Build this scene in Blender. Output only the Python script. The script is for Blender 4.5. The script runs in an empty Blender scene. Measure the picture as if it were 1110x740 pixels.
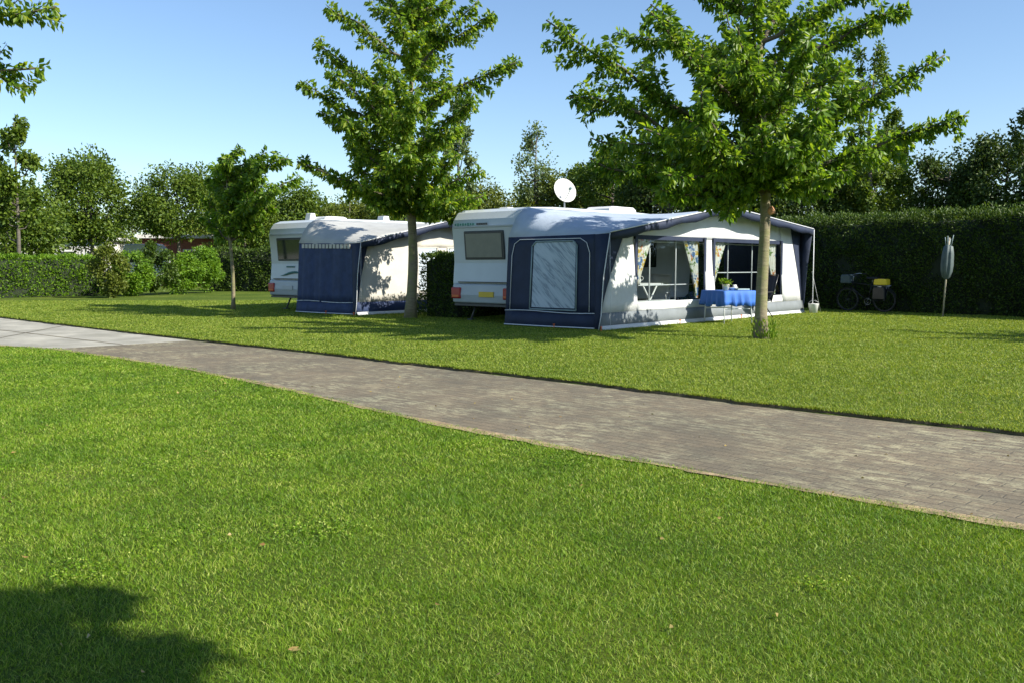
import bpy, math, random
import numpy as np
from mathutils import Vector, Matrix

scene = bpy.context.scene
C = scene.collection
R = math.radians
rnd = random.Random(7)

# ------------------------------------------------------------------ camera
W0, H0, F0 = 1110.0, 740.0, 1000.0
PITCH = math.atan((370.0 - 288.0) / F0)
CAMH = 1.3
cam_data = bpy.data.cameras.new('camera')
cam = bpy.data.objects.new('camera', cam_data)
C.objects.link(cam)
cam.location = (0, 0, CAMH)
cam.rotation_euler = (math.pi / 2 - PITCH, 0, 0)
cam_data.sensor_width = 36.0
cam_data.lens = 36.0 * F0 / W0
cam_data.clip_start = 0.05
cam_data.clip_end = 3000
scene.camera = cam


def ray(px, py):
    a, b = (px - W0 / 2) / F0, -(py - H0 / 2) / F0
    cp, sp = math.cos(PITCH), math.sin(PITCH)
    return Vector((a, cp + b * sp, -sp + b * cp))


def gp(px, py, z=0.0):
    """point at height z seen at a pixel"""
    r = ray(px, py)
    t = (z - CAMH) / r.z
    return Vector((r.x * t, r.y * t, z))


def dp(px, py, d):
    """point at depth d seen at a pixel"""
    r = ray(px, py)
    return Vector((r.x * d / r.y, d, CAMH + r.z * d / r.y))


# ------------------------------------------------------------------ materials
MATS = {}


def nt(name):
    m = bpy.data.materials.new(name)
    m.use_nodes = True
    t = m.node_tree
    t.nodes.clear()
    out = t.nodes.new('ShaderNodeOutputMaterial')
    return m, t, out


def ramp(t, stops):
    r = t.nodes.new('ShaderNodeValToRGB')
    el = r.color_ramp.elements
    while len(el) < len(stops):
        el.new(0.5)
    for e, (p, c) in zip(el, stops):
        e.position = p
        e.color = (c[0], c[1], c[2], 1)
    return r


def noise(t, scale, detail=4, rough=0.6, coord=None):
    n = t.nodes.new('ShaderNodeTexNoise')
    n.inputs['Scale'].default_value = scale
    n.inputs['Detail'].default_value = detail
    n.inputs['Roughness'].default_value = rough
    if coord is not None:
        t.links.new(coord, n.inputs['Vector'])
    return n


def mat(name, col, rough=0.6, var=0.18, scale=3.0, bump=0.0, bscale=40.0, metal=0.0, spec=0.5, trans=0.0, dirt=None):
    """coloured surface, slightly mottled, optional fine bump / translucency"""
    if name in MATS:
        return MATS[name]
    m, t, out = nt(name)
    p = t.nodes.new('ShaderNodeBsdfPrincipled')
    tc = t.nodes.new('ShaderNodeTexCoord')
    n = noise(t, scale, 5, 0.6, tc.outputs['Object'])
    lo = [c * (1 - var) for c in col]
    hi = [min(1, c * (1 + var)) for c in col]
    if dirt:
        r = ramp(t, [(0.25, dirt), (0.45, lo), (0.7, hi)])
    else:
        r = ramp(t, [(0.3, lo), (0.7, hi)])
    t.links.new(n.outputs['Fac'], r.inputs['Fac'])
    t.links.new(r.outputs['Color'], p.inputs['Base Color'])
    p.inputs['Roughness'].default_value = rough
    p.inputs['Metallic'].default_value = metal
    p.inputs['Specular IOR Level'].default_value = spec
    if bump:
        nb = noise(t, bscale, 4, 0.6, tc.outputs['Object'])
        b = t.nodes.new('ShaderNodeBump')
        b.inputs['Strength'].default_value = bump
        b.inputs['Distance'].default_value = 0.02
        t.links.new(nb.outputs['Fac'], b.inputs['Height'])
        t.links.new(b.outputs['Normal'], p.inputs['Normal'])
    if trans:
        tr = t.nodes.new('ShaderNodeBsdfTranslucent')
        t.links.new(r.outputs['Color'], tr.inputs['Color'])
        mx = t.nodes.new('ShaderNodeMixShader')
        mx.inputs['Fac'].default_value = trans
        t.links.new(p.outputs[0], mx.inputs[1])
        t.links.new(tr.outputs[0], mx.inputs[2])
        t.links.new(mx.outputs[0], out.inputs[0])
    else:
        t.links.new(p.outputs[0], out.inputs[0])
    MATS[name] = m
    return m


def leafmat(name, cols, trans=0.35, rough=0.45, tcol=1.5, patch=None, pscale=0.6):
    if name in MATS:
        return MATS[name]
    m, t, out = nt(name)
    geo = t.nodes.new('ShaderNodeNewGeometry')
    n = len(cols)
    r = ramp(t, [(i / max(1, n - 1), c) for i, c in enumerate(cols)])
    t.links.new(geo.outputs['Random Per Island'], r.inputs['Fac'])
    col = r.outputs['Color']
    if patch:
        nz = noise(t, pscale, 3, 0.55, geo.outputs['Position'])
        rr = ramp(t, [(0.38, (0, 0, 0)), (0.66, (1, 1, 1))])
        t.links.new(nz.outputs['Fac'], rr.inputs['Fac'])
        mm = t.nodes.new('ShaderNodeMix')
        mm.data_type = 'RGBA'
        mm.blend_type = 'MULTIPLY'
        t.links.new(rr.outputs['Color'], mm.inputs[0])
        t.links.new(col, mm.inputs[6])
        mm.inputs[7].default_value = (patch[0], patch[1], patch[2], 1)
        col = mm.outputs[2]
    p = t.nodes.new('ShaderNodeBsdfPrincipled')
    t.links.new(col, p.inputs['Base Color'])
    p.inputs['Roughness'].default_value = rough
    p.inputs['Specular IOR Level'].default_value = 0.3
    tr = t.nodes.new('ShaderNodeBsdfTranslucent')
    mt = t.nodes.new('ShaderNodeMix')
    mt.data_type = 'RGBA'
    mt.blend_type = 'MULTIPLY'
    mt.inputs[0].default_value = 1.0
    t.links.new(col, mt.inputs[6])
    mt.inputs[7].default_value = (tcol * 1.15, tcol * 1.1, tcol * 0.45, 1)
    t.links.new(mt.outputs[2], tr.inputs['Color'])
    mx = t.nodes.new('ShaderNodeMixShader')
    mx.inputs['Fac'].default_value = trans
    t.links.new(p.outputs[0], mx.inputs[1])
    t.links.new(tr.outputs[0], mx.inputs[2])
    t.links.new(mx.outputs[0], out.inputs[0])
    MATS[name] = m
    return m


def glassmat(name, tint=(0.74, 0.78, 0.78), op=0.09):
    if name in MATS:
        return MATS[name]
    m, t, out = nt(name)
    tr = t.nodes.new('ShaderNodeBsdfTransparent')
    tr.inputs['Color'].default_value = (*tint, 1)
    g = t.nodes.new('ShaderNodeBsdfGlossy')
    g.inputs['Roughness'].default_value = 0.08
    tc = t.nodes.new('ShaderNodeTexCoord')
    n = noise(t, 2.5, 3, 0.5, tc.outputs['Object'])
    b = t.nodes.new('ShaderNodeBump')
    b.inputs['Strength'].default_value = 0.25
    b.inputs['Distance'].default_value = 0.05
    t.links.new(n.outputs['Fac'], b.inputs['Height'])
    t.links.new(b.outputs['Normal'], g.inputs['Normal'])
    mx = t.nodes.new('ShaderNodeMixShader')
    mx.inputs['Fac'].default_value = op
    t.links.new(tr.outputs[0], mx.inputs[1])
    t.links.new(g.outputs[0], mx.inputs[2])
    t.links.new(mx.outputs[0], out.inputs[0])
    MATS[name] = m
    return m


def grass_ground_mat():
    m, t, out = nt('lawn')
    p = t.nodes.new('ShaderNodeBsdfPrincipled')
    geo = t.nodes.new('ShaderNodeNewGeometry')
    n1 = noise(t, 0.45, 4, 0.6, geo.outputs['Position'])
    n2 = noise(t, 45, 5, 0.75, geo.outputs['Position'])
    r1 = ramp(t, [(0.35, (0.062, 0.105, 0.014)), (0.55, (0.095, 0.14, 0.02)), (0.72, (0.14, 0.17, 0.035))])
    r2 = ramp(t, [(0.3, (0.45, 0.45, 0.4)), (0.7, (1.35, 1.3, 1.25))])
    t.links.new(n1.outputs['Fac'], r1.inputs['Fac'])
    t.links.new(n2.outputs['Fac'], r2.inputs['Fac'])
    mm = t.nodes.new('ShaderNodeMix')
    mm.data_type = 'RGBA'
    mm.blend_type = 'MULTIPLY'
    mm.inputs[0].default_value = 1
    t.links.new(r1.outputs['Color'], mm.inputs[6])
    t.links.new(r2.outputs['Color'], mm.inputs[7])
    t.links.new(mm.outputs[2], p.inputs['Base Color'])
    p.inputs['Roughness'].default_value = 0.9
    p.inputs['Specular IOR Level'].default_value = 0.1
    b = t.nodes.new('ShaderNodeBump')
    b.inputs['Strength'].default_value = 0.9
    b.inputs['Distance'].default_value = 0.03
    t.links.new(n2.outputs['Fac'], b.inputs['Height'])
    t.links.new(b.outputs['Normal'], p.inputs['Normal'])
    t.links.new(p.outputs[0], out.inputs[0])
    return m


def brick_mat():
    m, t, out = nt('clay_pavers')
    p = t.nodes.new('ShaderNodeBsdfPrincipled')
    geo = t.nodes.new('ShaderNodeNewGeometry')
    mp = t.nodes.new('ShaderNodeMapping')
    mp.inputs['Rotation'].default_value = (0, 0, R(46))
    t.links.new(geo.outputs['Position'], mp.inputs['Vector'])
    # wobble so that the courses are not ruler-straight
    nw = noise(t, 1.3, 2, 0.5, geo.outputs['Position'])
    va = t.nodes.new('ShaderNodeVectorMath')
    va.operation = 'MULTIPLY_ADD'
    t.links.new(nw.outputs['Color'], va.inputs[0])
    va.inputs[1].default_value = (0.12, 0.12, 0)
    t.links.new(mp.outputs[0], va.inputs[2])
    br = t.nodes.new('ShaderNodeTexBrick')
    br.inputs['Scale'].default_value = 1.0
    br.inputs['Brick Width'].default_value = 0.205
    br.inputs['Row Height'].default_value = 0.102
    br.inputs['Mortar Size'].default_value = 0.007
    br.inputs['Mortar Smooth'].default_value = 0.5
    br.inputs['Bias'].default_value = -0.1
    br.inputs['Color1'].default_value = (0.188, 0.153, 0.10, 1)
    br.inputs['Color2'].default_value = (0.148, 0.127, 0.088, 1)
    br.inputs['Mortar'].default_value = (0.145, 0.122, 0.085, 1)
    t.links.new(va.outputs[0], br.inputs['Vector'])
    # moss / lichen patches
    n1 = noise(t, 1.1, 6, 0.7, geo.outputs['Position'])
    mpf = t.nodes.new('ShaderNodeMapping')
    mpf.vector_type = 'TEXTURE'
    mpf.inputs['Rotation'].default_value = (0, 0, R(-44))
    mpf.inputs['Scale'].default_value = (2.0, 1.0, 1.0)
    t.links.new(geo.outputs['Position'], mpf.inputs['Vector'])
    n2 = noise(t, 13, 5, 0.75, mpf.outputs[0])
    r1 = ramp(t, [(0.40, (0, 0, 0)), (0.62, (1, 1, 1))])
    t.links.new(n1.outputs['Fac'], r1.inputs['Fac'])
    r2 = ramp(t, [(0.46, (0, 0, 0)), (0.60, (1, 1, 1))])
    t.links.new(n2.outputs['Fac'], r2.inputs['Fac'])
    mu = t.nodes.new('ShaderNodeMath')
    mu.operation = 'MULTIPLY'
    t.links.new(r1.outputs['Color'], mu.inputs[0])
    t.links.new(r2.outputs['Color'], mu.inputs[1])
    m1 = t.nodes.new('ShaderNodeMix')
    m1.data_type = 'RGBA'
    t.links.new(mu.outputs[0], m1.inputs[0])
    t.links.new(br.outputs['Color'], m1.inputs[6])
    m1.inputs[7].default_value = (0.37, 0.345, 0.22, 1)
    n3 = noise(t, 0.5, 4, 0.6, geo.outputs['Position'])
    r3 = ramp(t, [(0.3, (0.66, 0.67, 0.66)), (0.7, (1.05, 1.0, 0.94))])
    t.links.new(n3.outputs['Fac'], r3.inputs['Fac'])
    m2 = t.nodes.new('ShaderNodeMix')
    m2.data_type = 'RGBA'
    m2.blend_type = 'MULTIPLY'
    m2.inputs[0].default_value = 1
    t.links.new(m1.outputs[2], m2.inputs[6])
    t.links.new(r3.outputs['Color'], m2.inputs[7])
    n4 = noise(t, 60, 4, 0.7, geo.outputs['Position'])
    r4 = ramp(t, [(0.3, (0.7, 0.7, 0.7)), (0.7, (1.25, 1.25, 1.25))])
    t.links.new(n4.outputs['Fac'], r4.inputs['Fac'])
    m3 = t.nodes.new('ShaderNodeMix')
    m3.data_type = 'RGBA'
    m3.blend_type = 'MULTIPLY'
    m3.inputs[0].default_value = 1
    t.links.new(m2.outputs[2], m3.inputs[6])
    t.links.new(r4.outputs['Color'], m3.inputs[7])
    t.links.new(m3.outputs[2], p.inputs['Base Color'])
    p.inputs['Roughness'].default_value = 0.85
    ad = t.nodes.new('ShaderNodeMath')
    ad.operation = 'MULTIPLY_ADD'
    t.links.new(br.outputs['Fac'], ad.inputs[0])
    ad.inputs[1].default_value = -1.0
    t.links.new(n2.outputs['Fac'], ad.inputs[2])
    b = t.nodes.new('ShaderNodeBump')
    b.inputs['Strength'].default_value = 0.8
    b.inputs['Distance'].default_value = 0.012
    t.links.new(ad.outputs[0], b.inputs['Height'])
    t.links.new(b.outputs['Normal'], p.inputs['Normal'])
    t.links.new(p.outputs[0], out.inputs[0])
    return m


def floral_mat():
    m, t, out = nt('floral_fabric')
    p = t.nodes.new('ShaderNodeBsdfPrincipled')
    tc = t.nodes.new('ShaderNodeTexCoord')
    v = t.nodes.new('ShaderNodeTexVoronoi')
    v.inputs['Scale'].default_value = 5.5
    t.links.new(tc.outputs['Object'], v.inputs['Vector'])
    sx = t.nodes.new('ShaderNodeSeparateColor')
    t.links.new(v.outputs['Color'], sx.inputs[0])
    r = ramp(t, [(0.0, (0.75, 0.72, 0.62)), (0.34, (0.62, 0.42, 0.06)), (0.52, (0.1, 0.2, 0.4)), (0.68, (0.16, 0.26, 0.07)), (0.85, (0.55, 0.2, 0.06))])
    r.color_ramp.interpolation = 'CONSTANT'
    t.links.new(sx.outputs[0], r.inputs['Fac'])
    n = noise(t, 14, 3, 0.6, tc.outputs['Object'])
    rr = ramp(t, [(0.47, (0, 0, 0)), (0.55, (1, 1, 1))])
    t.links.new(n.outputs['Fac'], rr.inputs['Fac'])
    mx = t.nodes.new('ShaderNodeMix')
    mx.data_type = 'RGBA'
    t.links.new(rr.outputs['Color'], mx.inputs[0])
    t.links.new(r.outputs['Color'], mx.inputs[6])
    mx.inputs[7].default_value = (0.78, 0.77, 0.72, 1)
    t.links.new(mx.outputs[2], p.inputs['Base Color'])
    p.inputs['Roughness'].default_value = 0.85
    t.links.new(p.outputs[0], out.inputs[0])
    return m


def creased_mat():
    """closed window film: pale sheet, crease shade and reflections painted as dark diagonal streaks"""
    m, t, out = nt('painted_crease_film')
    p = t.nodes.new('ShaderNodeBsdfPrincipled')
    tc = t.nodes.new('ShaderNodeTexCoord')
    mp = t.nodes.new('ShaderNodeMapping')
    mp.vector_type = 'TEXTURE'
    mp.inputs['Rotation'].default_value = (R(42), 0, 0)
    mp.inputs['Scale'].default_value = (1, 1.3, 0.13)
    t.links.new(tc.outputs['Object'], mp.inputs['Vector'])
    n = noise(t, 1.6, 4, 0.6, mp.outputs[0])
    r = ramp(t, [(0.40, (0.40, 0.47, 0.52)), (0.50, (0.30, 0.38, 0.44)), (0.55, (0.16, 0.21, 0.26)), (0.60, (0.34, 0.41, 0.46))])  # dark stops paint crease shade and tree reflections into the film
    t.links.new(n.outputs['Fac'], r.inputs['Fac'])
    t.links.new(r.outputs['Color'], p.inputs['Base Color'])
    p.inputs['Roughness'].default_value = 0.3
    b = t.nodes.new('ShaderNodeBump')
    b.inputs['Strength'].default_value = 0.4
    t.links.new(n.outputs['Fac'], b.inputs['Height'])
    t.links.new(b.outputs['Normal'], p.inputs['Normal'])
    t.links.new(p.outputs[0], out.inputs[0])
    return m


def bark_mat(name, c1, c2, moss=None):
    m, t, out = nt(name)
    p = t.nodes.new('ShaderNodeBsdfPrincipled')
    tc = t.nodes.new('ShaderNodeTexCoord')
    mp = t.nodes.new('ShaderNodeMapping')
    mp.inputs['Scale'].default_value = (1, 1, 4.0)
    t.links.new(tc.outputs['Object'], mp.inputs['Vector'])
    n = noise(t, 5, 6, 0.7, mp.outputs[0])
    r = ramp(t, [(0.3, c1), (0.7, c2)])
    t.links.new(n.outputs['Fac'], r.inputs['Fac'])
    col = r.outputs['Color']
    if moss:
        n2 = noise(t, 3.2, 5, 0.7, tc.outputs['Object'])
        r2 = ramp(t, [(0.45, (0, 0, 0)), (0.6, (1, 1, 1))])
        t.links.new(n2.outputs['Fac'], r2.inputs['Fac'])
        mx = t.nodes.new('ShaderNodeMix')
        mx.data_type = 'RGBA'
        t.links.new(r2.outputs['Color'], mx.inputs[0])
        t.links.new(col, mx.inputs[6])
        mx.inputs[7].default_value = (*moss, 1)
        col = mx.outputs[2]
    t.links.new(col, p.inputs['Base Color'])
    p.inputs['Roughness'].default_value = 0.85
    b = t.nodes.new('ShaderNodeBump')
    b.inputs['Strength'].default_value = 0.7
    b.inputs['Distance'].default_value = 0.02
    t.links.new(n.outputs['Fac'], b.inputs['Height'])
    t.links.new(b.outputs['Normal'], p.inputs['Normal'])
    t.links.new(p.outputs[0], out.inputs[0])
    return m


M_LAWN = grass_ground_mat()
M_BRICK = brick_mat()
M_FLORAL = floral_mat()
M_CREASE = creased_mat()
M_SLAB = mat('concrete', (0.36, 0.34, 0.28), 0.85, 0.2, 1.2, 0.4, 60, dirt=(0.23, 0.22, 0.17))
M_SOIL = mat('soil', (0.11, 0.085, 0.045), 0.95, 0.4, 8, 0.8, 30)
M_DIRT = mat('path_edge_dirt', (0.30, 0.22, 0.12), 0.95, 0.45, 6, 0.8, 40)
M_BARK = bark_mat('cherry_bark', (0.13, 0.105, 0.065), (0.30, 0.255, 0.16), (0.20, 0.20, 0.08))
M_BARKL = bark_mat('cherry_limb_bark', (0.06, 0.048, 0.03), (0.13, 0.11, 0.07))
M_BARK2 = bark_mat('grey_bark', (0.07, 0.06, 0.045), (0.16, 0.14, 0.11))
M_NAVY = mat('navy_canvas', (0.013, 0.022, 0.052), 0.7, 0.2, 4, 0.5, 6)
M_NAVY2 = mat('faded_navy_canvas', (0.024, 0.042, 0.105), 0.75, 0.25, 5, 0.5, 6)
M_CANVAS = mat('white_canvas', (0.66, 0.67, 0.66), 0.75, 0.06, 2, 0.55, 4, trans=0.12)
M_CREAM = mat('cream_canvas', (0.60, 0.57, 0.50), 0.75, 0.07, 2, 0.55, 4, trans=0.12)
M_GREYC = mat('grey_canvas', (0.17, 0.19, 0.20), 0.75, 0.12, 3, 0.15, 60)
M_ROOF = mat('blue_grey_awning_roof', (0.40, 0.46, 0.54), 0.5, 0.10, 2, 0.5, 4)
M_ROOF2 = mat('pale_grey_awning_roof', (0.42, 0.42, 0.40), 0.6, 0.10, 2, 0.5, 4)
M_CARA = mat('caravan_white', (0.50, 0.54, 0.55), 0.3, 0.05, 1.5, 0.0, 40)
M_CARA2 = mat('caravan_panel', (0.40, 0.43, 0.44), 0.4, 0.05, 1.5)
M_CARAD = mat('caravan_dark_trim', (0.03, 0.035, 0.04), 0.4, 0.1)
M_BLIND = mat('window_blind', (0.23, 0.22, 0.17), 0.6, 0.08, 6)
M_DKGLASS = mat('dark_glass', (0.02, 0.03, 0.025), 0.08, 0.1, 3, spec=0.8)
M_RED = mat('red_lens', (0.35, 0.015, 0.02), 0.25, 0.1)
M_YPLATE = mat('yellow_plate', (0.62, 0.42, 0.02), 0.4, 0.05)
M_RUB = mat('rubber', (0.018, 0.018, 0.018), 0.8, 0.2)
M_STEEL = mat('galvanised_steel', (0.45, 0.46, 0.47), 0.4, 0.1, 6, metal=0.7)
M_DKSTEEL = mat('dull_dark_steel', (0.10, 0.10, 0.10), 0.5, 0.15, 6, metal=0.4)
M_ALU = mat('white_pole', (0.72, 0.73, 0.74), 0.4, 0.06)
M_DISH = mat('dish_paint', (0.55, 0.54, 0.51), 0.5, 0.06)
M_WPLASTIC = mat('white_plastic', (0.74, 0.74, 0.72), 0.35, 0.04)
M_BLUECLOTH = mat('blue_tablecloth', (0.035, 0.14, 0.50), 0.7, 0.12, 4, 0.1, 50)
M_GREENW = mat('teal_lettering', (0.04, 0.16, 0.14), 0.5, 0.1)
M_ORANGE = mat('orange_peg', (0.6, 0.13, 0.02), 0.5, 0.1)
M_TERRA = mat('terracotta', (0.42, 0.16, 0.07), 0.8, 0.15)
M_YELLOW = mat('yellow_bag', (0.85, 0.62, 0.03), 0.5, 0.08)
M_BLACK = mat('black_paint', (0.012, 0.012, 0.014), 0.35, 0.1)
M_SHADEGREY = mat('shade_dimmed_grey', (0.085, 0.115, 0.115), 0.6, 0.15, 5, 0.2, 30)  # darker copy of the cover grey, hedge shade put into the colour
M_COVER = mat('grey_green_cover', (0.25, 0.33, 0.33), 0.6, 0.15, 5, 0.2, 30)
M_WOOD = mat('weathered_wood', (0.42, 0.37, 0.27), 0.8, 0.2, 8, 0.3, 30)
M_GLASS = glassmat('clear_film')
M_REDBRICK = mat('red_brick', (0.27, 0.10, 0.065), 0.85, 0.25, 9, 0.3, 20)
M_WALLW = mat('white_render', (0.72, 0.70, 0.66), 0.8, 0.08)
M_ROOFT = mat('dark_roof', (0.10, 0.085, 0.08), 0.8, 0.2)
M_TILE = mat('red_roof_tile', (0.25, 0.085, 0.05), 0.8, 0.25, 6, 0.3, 12)
M_FLOORSH = mat('groundsheet', (0.10, 0.11, 0.12), 0.8, 0.15)
M_GREENBARK = mat('stub_wood', (0.50, 0.26, 0.13), 0.8, 0.2, 14)

L_CHERRY = leafmat('cherry_leaf', [(0.047, 0.104, 0.012), (0.085, 0.167, 0.017), (0.144, 0.233, 0.022), (0.222, 0.3, 0.031)], 0.42, 0.38, 1.9)
L_CHERRY2 = leafmat('cherry_leaf_bright', [(0.045, 0.104, 0.012), (0.096, 0.176, 0.019), (0.162, 0.251, 0.024), (0.249, 0.294, 0.036)], 0.45, 0.38, 2.0)
L_MID = leafmat('mid_green_leaf', [(0.046, 0.093, 0.011), (0.092, 0.147, 0.016), (0.156, 0.217, 0.023)], 0.3, 0.5, 1.5)
L_PALE = leafmat('pale_leaf', [(0.077, 0.127, 0.042), (0.139, 0.193, 0.07), (0.185, 0.238, 0.094)], 0.35, 0.5, 1.3)
L_DARK = leafmat('dark_leaf', [(0.024, 0.053, 0.01), (0.051, 0.088, 0.014), (0.092, 0.131, 0.018)], 0.2, 0.5, 1.3)
L_OLIVE = leafmat('olive_leaf', [(0.062, 0.09, 0.012), (0.109, 0.143, 0.018), (0.171, 0.202, 0.03)], 0.3, 0.5, 1.4)
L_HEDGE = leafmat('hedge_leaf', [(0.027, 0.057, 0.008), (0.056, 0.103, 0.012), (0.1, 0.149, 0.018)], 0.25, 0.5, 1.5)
L_HEDGEB = leafmat('sunlit_hedge_leaf', [(0.069, 0.149, 0.01), (0.117, 0.227, 0.014), (0.186, 0.297, 0.02)], 0.3, 0.5, 1.5)  # brighter copy of the hedge leaf, sunlight painted into the colour
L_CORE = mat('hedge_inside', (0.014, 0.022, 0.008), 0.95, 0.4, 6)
L_GRASS = leafmat('grass_blade', [(0.066, 0.138, 0.009), (0.125, 0.235, 0.01), (0.175, 0.292, 0.014), (0.234, 0.332, 0.022), (0.467, 0.485, 0.123)], 0.3, 0.5, 1.45, patch=(0.62, 0.74, 0.6), pscale=1.3)
L_GRASS2 = leafmat('grass_blade_far', [(0.105, 0.172, 0.015), (0.174, 0.253, 0.024), (0.261, 0.324, 0.04), (0.398, 0.406, 0.106)], 0.35, 0.5, 1.5, patch=(0.78, 0.84, 0.75), pscale=0.7)


# ------------------------------------------------------------------ mesh helpers
def link(name, me, m, parent=None):
    o = bpy.data.objects.new(name, me)
    if m is not None:
        me.materials.append(m)
    C.objects.link(o)
    if parent is not None:
        o.parent = parent
    return o


def tag(o, label=None, cat=None, group=None, kind=None):
    if label: o['label'] = label
    if cat: o['category'] = cat
    if group: o['group'] = group
    if kind: o['kind'] = kind
    return o


def empty(name, loc, rz=0.0, label=None, cat=None, group=None):
    o = bpy.data.objects.new(name, None)
    C.objects.link(o)
    o.location = loc
    o.rotation_euler = (0, 0, rz)
    o.empty_display_size = 0.2
    return tag(o, label, cat, group)


class MB:
    def __init__(self):
        self.v, self.f, self.s = [], [], []

    def add(self, vs, fs, smooth=False):
        b = len(self.v)
        self.v += [tuple(x) for x in vs]
        for f in fs:
            self.f.append([b + i for i in f])
            self.s.append(smooth)
        return self

    def box(self, c, s, rz=0.0, mtx=None):
        x, y, z = s[0] / 2, s[1] / 2, s[2] / 2
        pts = [Vector((a * x, b * y, d * z)) for d in (-1, 1) for b in (-1, 1) for a in (-1, 1)]
        if mtx is not None:
            pts = [mtx @ p for p in pts]
        elif rz:
            rm = Matrix.Rotation(rz, 3, 'Z')
            pts = [rm @ p for p in pts]
        c = Vector(c)
        pts = [p + c for p in pts]
        return self.add(pts, [(0, 2, 3, 1), (4, 5, 7, 6), (0, 1, 5, 4), (2, 6, 7, 3), (0, 4, 6, 2), (1, 3, 7, 5)])

    def tube(self, pts, r, n=8, cap=True):
        pts = [Vector(p) for p in pts]
        rs = r if isinstance(r, (list, tuple)) else [r] * len(pts)
        vs, fs = [], []
        prev = None
        for i, p in enumerate(pts):
            d = (pts[min(i + 1, len(pts) - 1)] - pts[max(i - 1, 0)]).normalized()
            if prev is None:
                a = d.cross(Vector((0, 0, 1)))
                if a.length < 0.05:
                    a = d.cross(Vector((1, 0, 0)))
                a.normalize()
            else:
                a = (prev - d * prev.dot(d)).normalized()
            prev = a
            b = d.cross(a)
            for k in range(n):
                t = 2 * math.pi * k / n
                vs.append(p + (a * math.cos(t) + b * math.sin(t)) * rs[i])
        for i in range(len(pts) - 1):
            for k in range(n):
                k2 = (k + 1) % n
                fs.append((i * n + k, i * n + k2, (i + 1) * n + k2, (i + 1) * n + k))
        if cap:
            fs.append(tuple(range(n - 1, -1, -1)))
            fs.append(tuple((len(pts) - 1) * n + k for k in range(n)))
        return self.add(vs, fs, True)

    def torus(self, c, Rr, r, axis='Y', n=28, m=8, mtx=None):
        vs, fs = [], []
        for i in range(n):
            t = 2 * math.pi * i / n
            for j in range(m):
                s = 2 * math.pi * j / m
                rr = Rr + r * math.cos(s)
                p = Vector((rr * math.cos(t), r * math.sin(s), rr * math.sin(t)))
                if axis == 'X':
                    p = Vector((p.y, p.x, p.z))
                if axis == 'Z':
                    p = Vector((p.x, p.z, p.y))
                if mtx is not None:
                    p = mtx @ p
                vs.append(p + Vector(c))
        for i in range(n):
            for j in range(m):
                fs.append((i * m + j, i * m + (j + 1) % m, ((i + 1) % n) * m + (j + 1) % m, ((i + 1) % n) * m + j))
        return self.add(vs, fs, True)

    def lathe(self, c, prof, n=20, mtx=None):
        vs, fs = [], []
        for (r, z) in prof:
            for k in range(n):
                t = 2 * math.pi * k / n
                p = Vector((r * math.cos(t), r * math.sin(t), z))
                if mtx is not None:
                    p = mtx @ p
                vs.append(p + Vector(c))
        for i in range(len(prof) - 1):
            for k in range(n):
                fs.append((i * n + k, i * n + (k + 1) % n, (i + 1) * n + (k + 1) % n, (i + 1) * n + k))
        fs.append(tuple(range(n - 1, -1, -1)))
        fs.append(tuple((len(prof) - 1) * n + k for k in range(n)))
        return self.add(vs, fs, True)

    def prism(self, poly, axis, a0, a1):
        """poly = 2-D outline; axis 'y': (x,z) outline run along y, 'x': (y,z) along x, 'z': (x,y) along z"""
        n = len(poly)

        def mk(p, a):
            return {'y': (p[0], a, p[1]), 'x': (a, p[0], p[1]), 'z': (p[0], p[1], a)}[axis]
        vs = [mk(p, a0) for p in poly] + [mk(p, a1) for p in poly]
        fs = [tuple(range(n)), tuple(range(2 * n - 1, n - 1, -1))]
        fs += [(i, n + i, n + (i + 1) % n, (i + 1) % n) for i in range(n)]
        return self.add(vs, fs)

    def grid(self, P, thick=0.0):
        """P[i][j] points -> sheet (optionally with a thickness along its normals by solidify)"""
        ni, nj = len(P), len(P[0])
        vs = [p for row in P for p in row]
        fs = [(i * nj + j, i * nj + j + 1, (i + 1) * nj + j + 1, (i + 1) * nj + j) for i in range(ni - 1) for j in range(nj - 1)]
        return self.add(vs, fs, True)

    def build(self, name, m, parent=None, solid=0.0, bevel=0.0, recalc=True):
        me = bpy.data.meshes.new(name)
        me.from_pydata(self.v, [], self.f)
        me.polygons.foreach_set('use_smooth', self.s)
        me.update()
        if recalc:
            import bmesh
            bm = bmesh.new()
            bm.from_mesh(me)
            bmesh.ops.recalc_face_normals(bm, faces=bm.faces)
            bm.to_mesh(me)
            bm.free()
        o = link(name, me, m, parent)
        if solid:
            md = o.modifiers.new('solid', 'SOLIDIFY')
            md.thickness = solid
            md.offset = 0
        if bevel:
            md = o.modifiers.new('bevel', 'BEVEL')
            md.width = bevel
            md.segments = 3
            md.limit_method = 'ANGLE'
            md.angle_limit = R(35)
        return o


def np_mesh(name, verts, tris, m, parent=None):
    me = bpy.data.meshes.new(name)
    nv, nf = len(verts), len(tris)
    me.vertices.add(nv)
    me.vertices.foreach_set('co', np.ascontiguousarray(verts, dtype=np.float32).ravel())
    me.loops.add(nf * 3)
    me.loops.foreach_set('vertex_index', np.ascontiguousarray(tris, dtype=np.int32).ravel())
    me.polygons.add(nf)
    me.polygons.foreach_set('loop_start', np.arange(0, nf * 3, 3, dtype=np.int32))
    me.update(calc_edges=True)
    return link(name, me, m, parent)


def norm(a):
    return a / np.maximum(np.linalg.norm(a, axis=1, keepdims=True), 1e-9)


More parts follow.
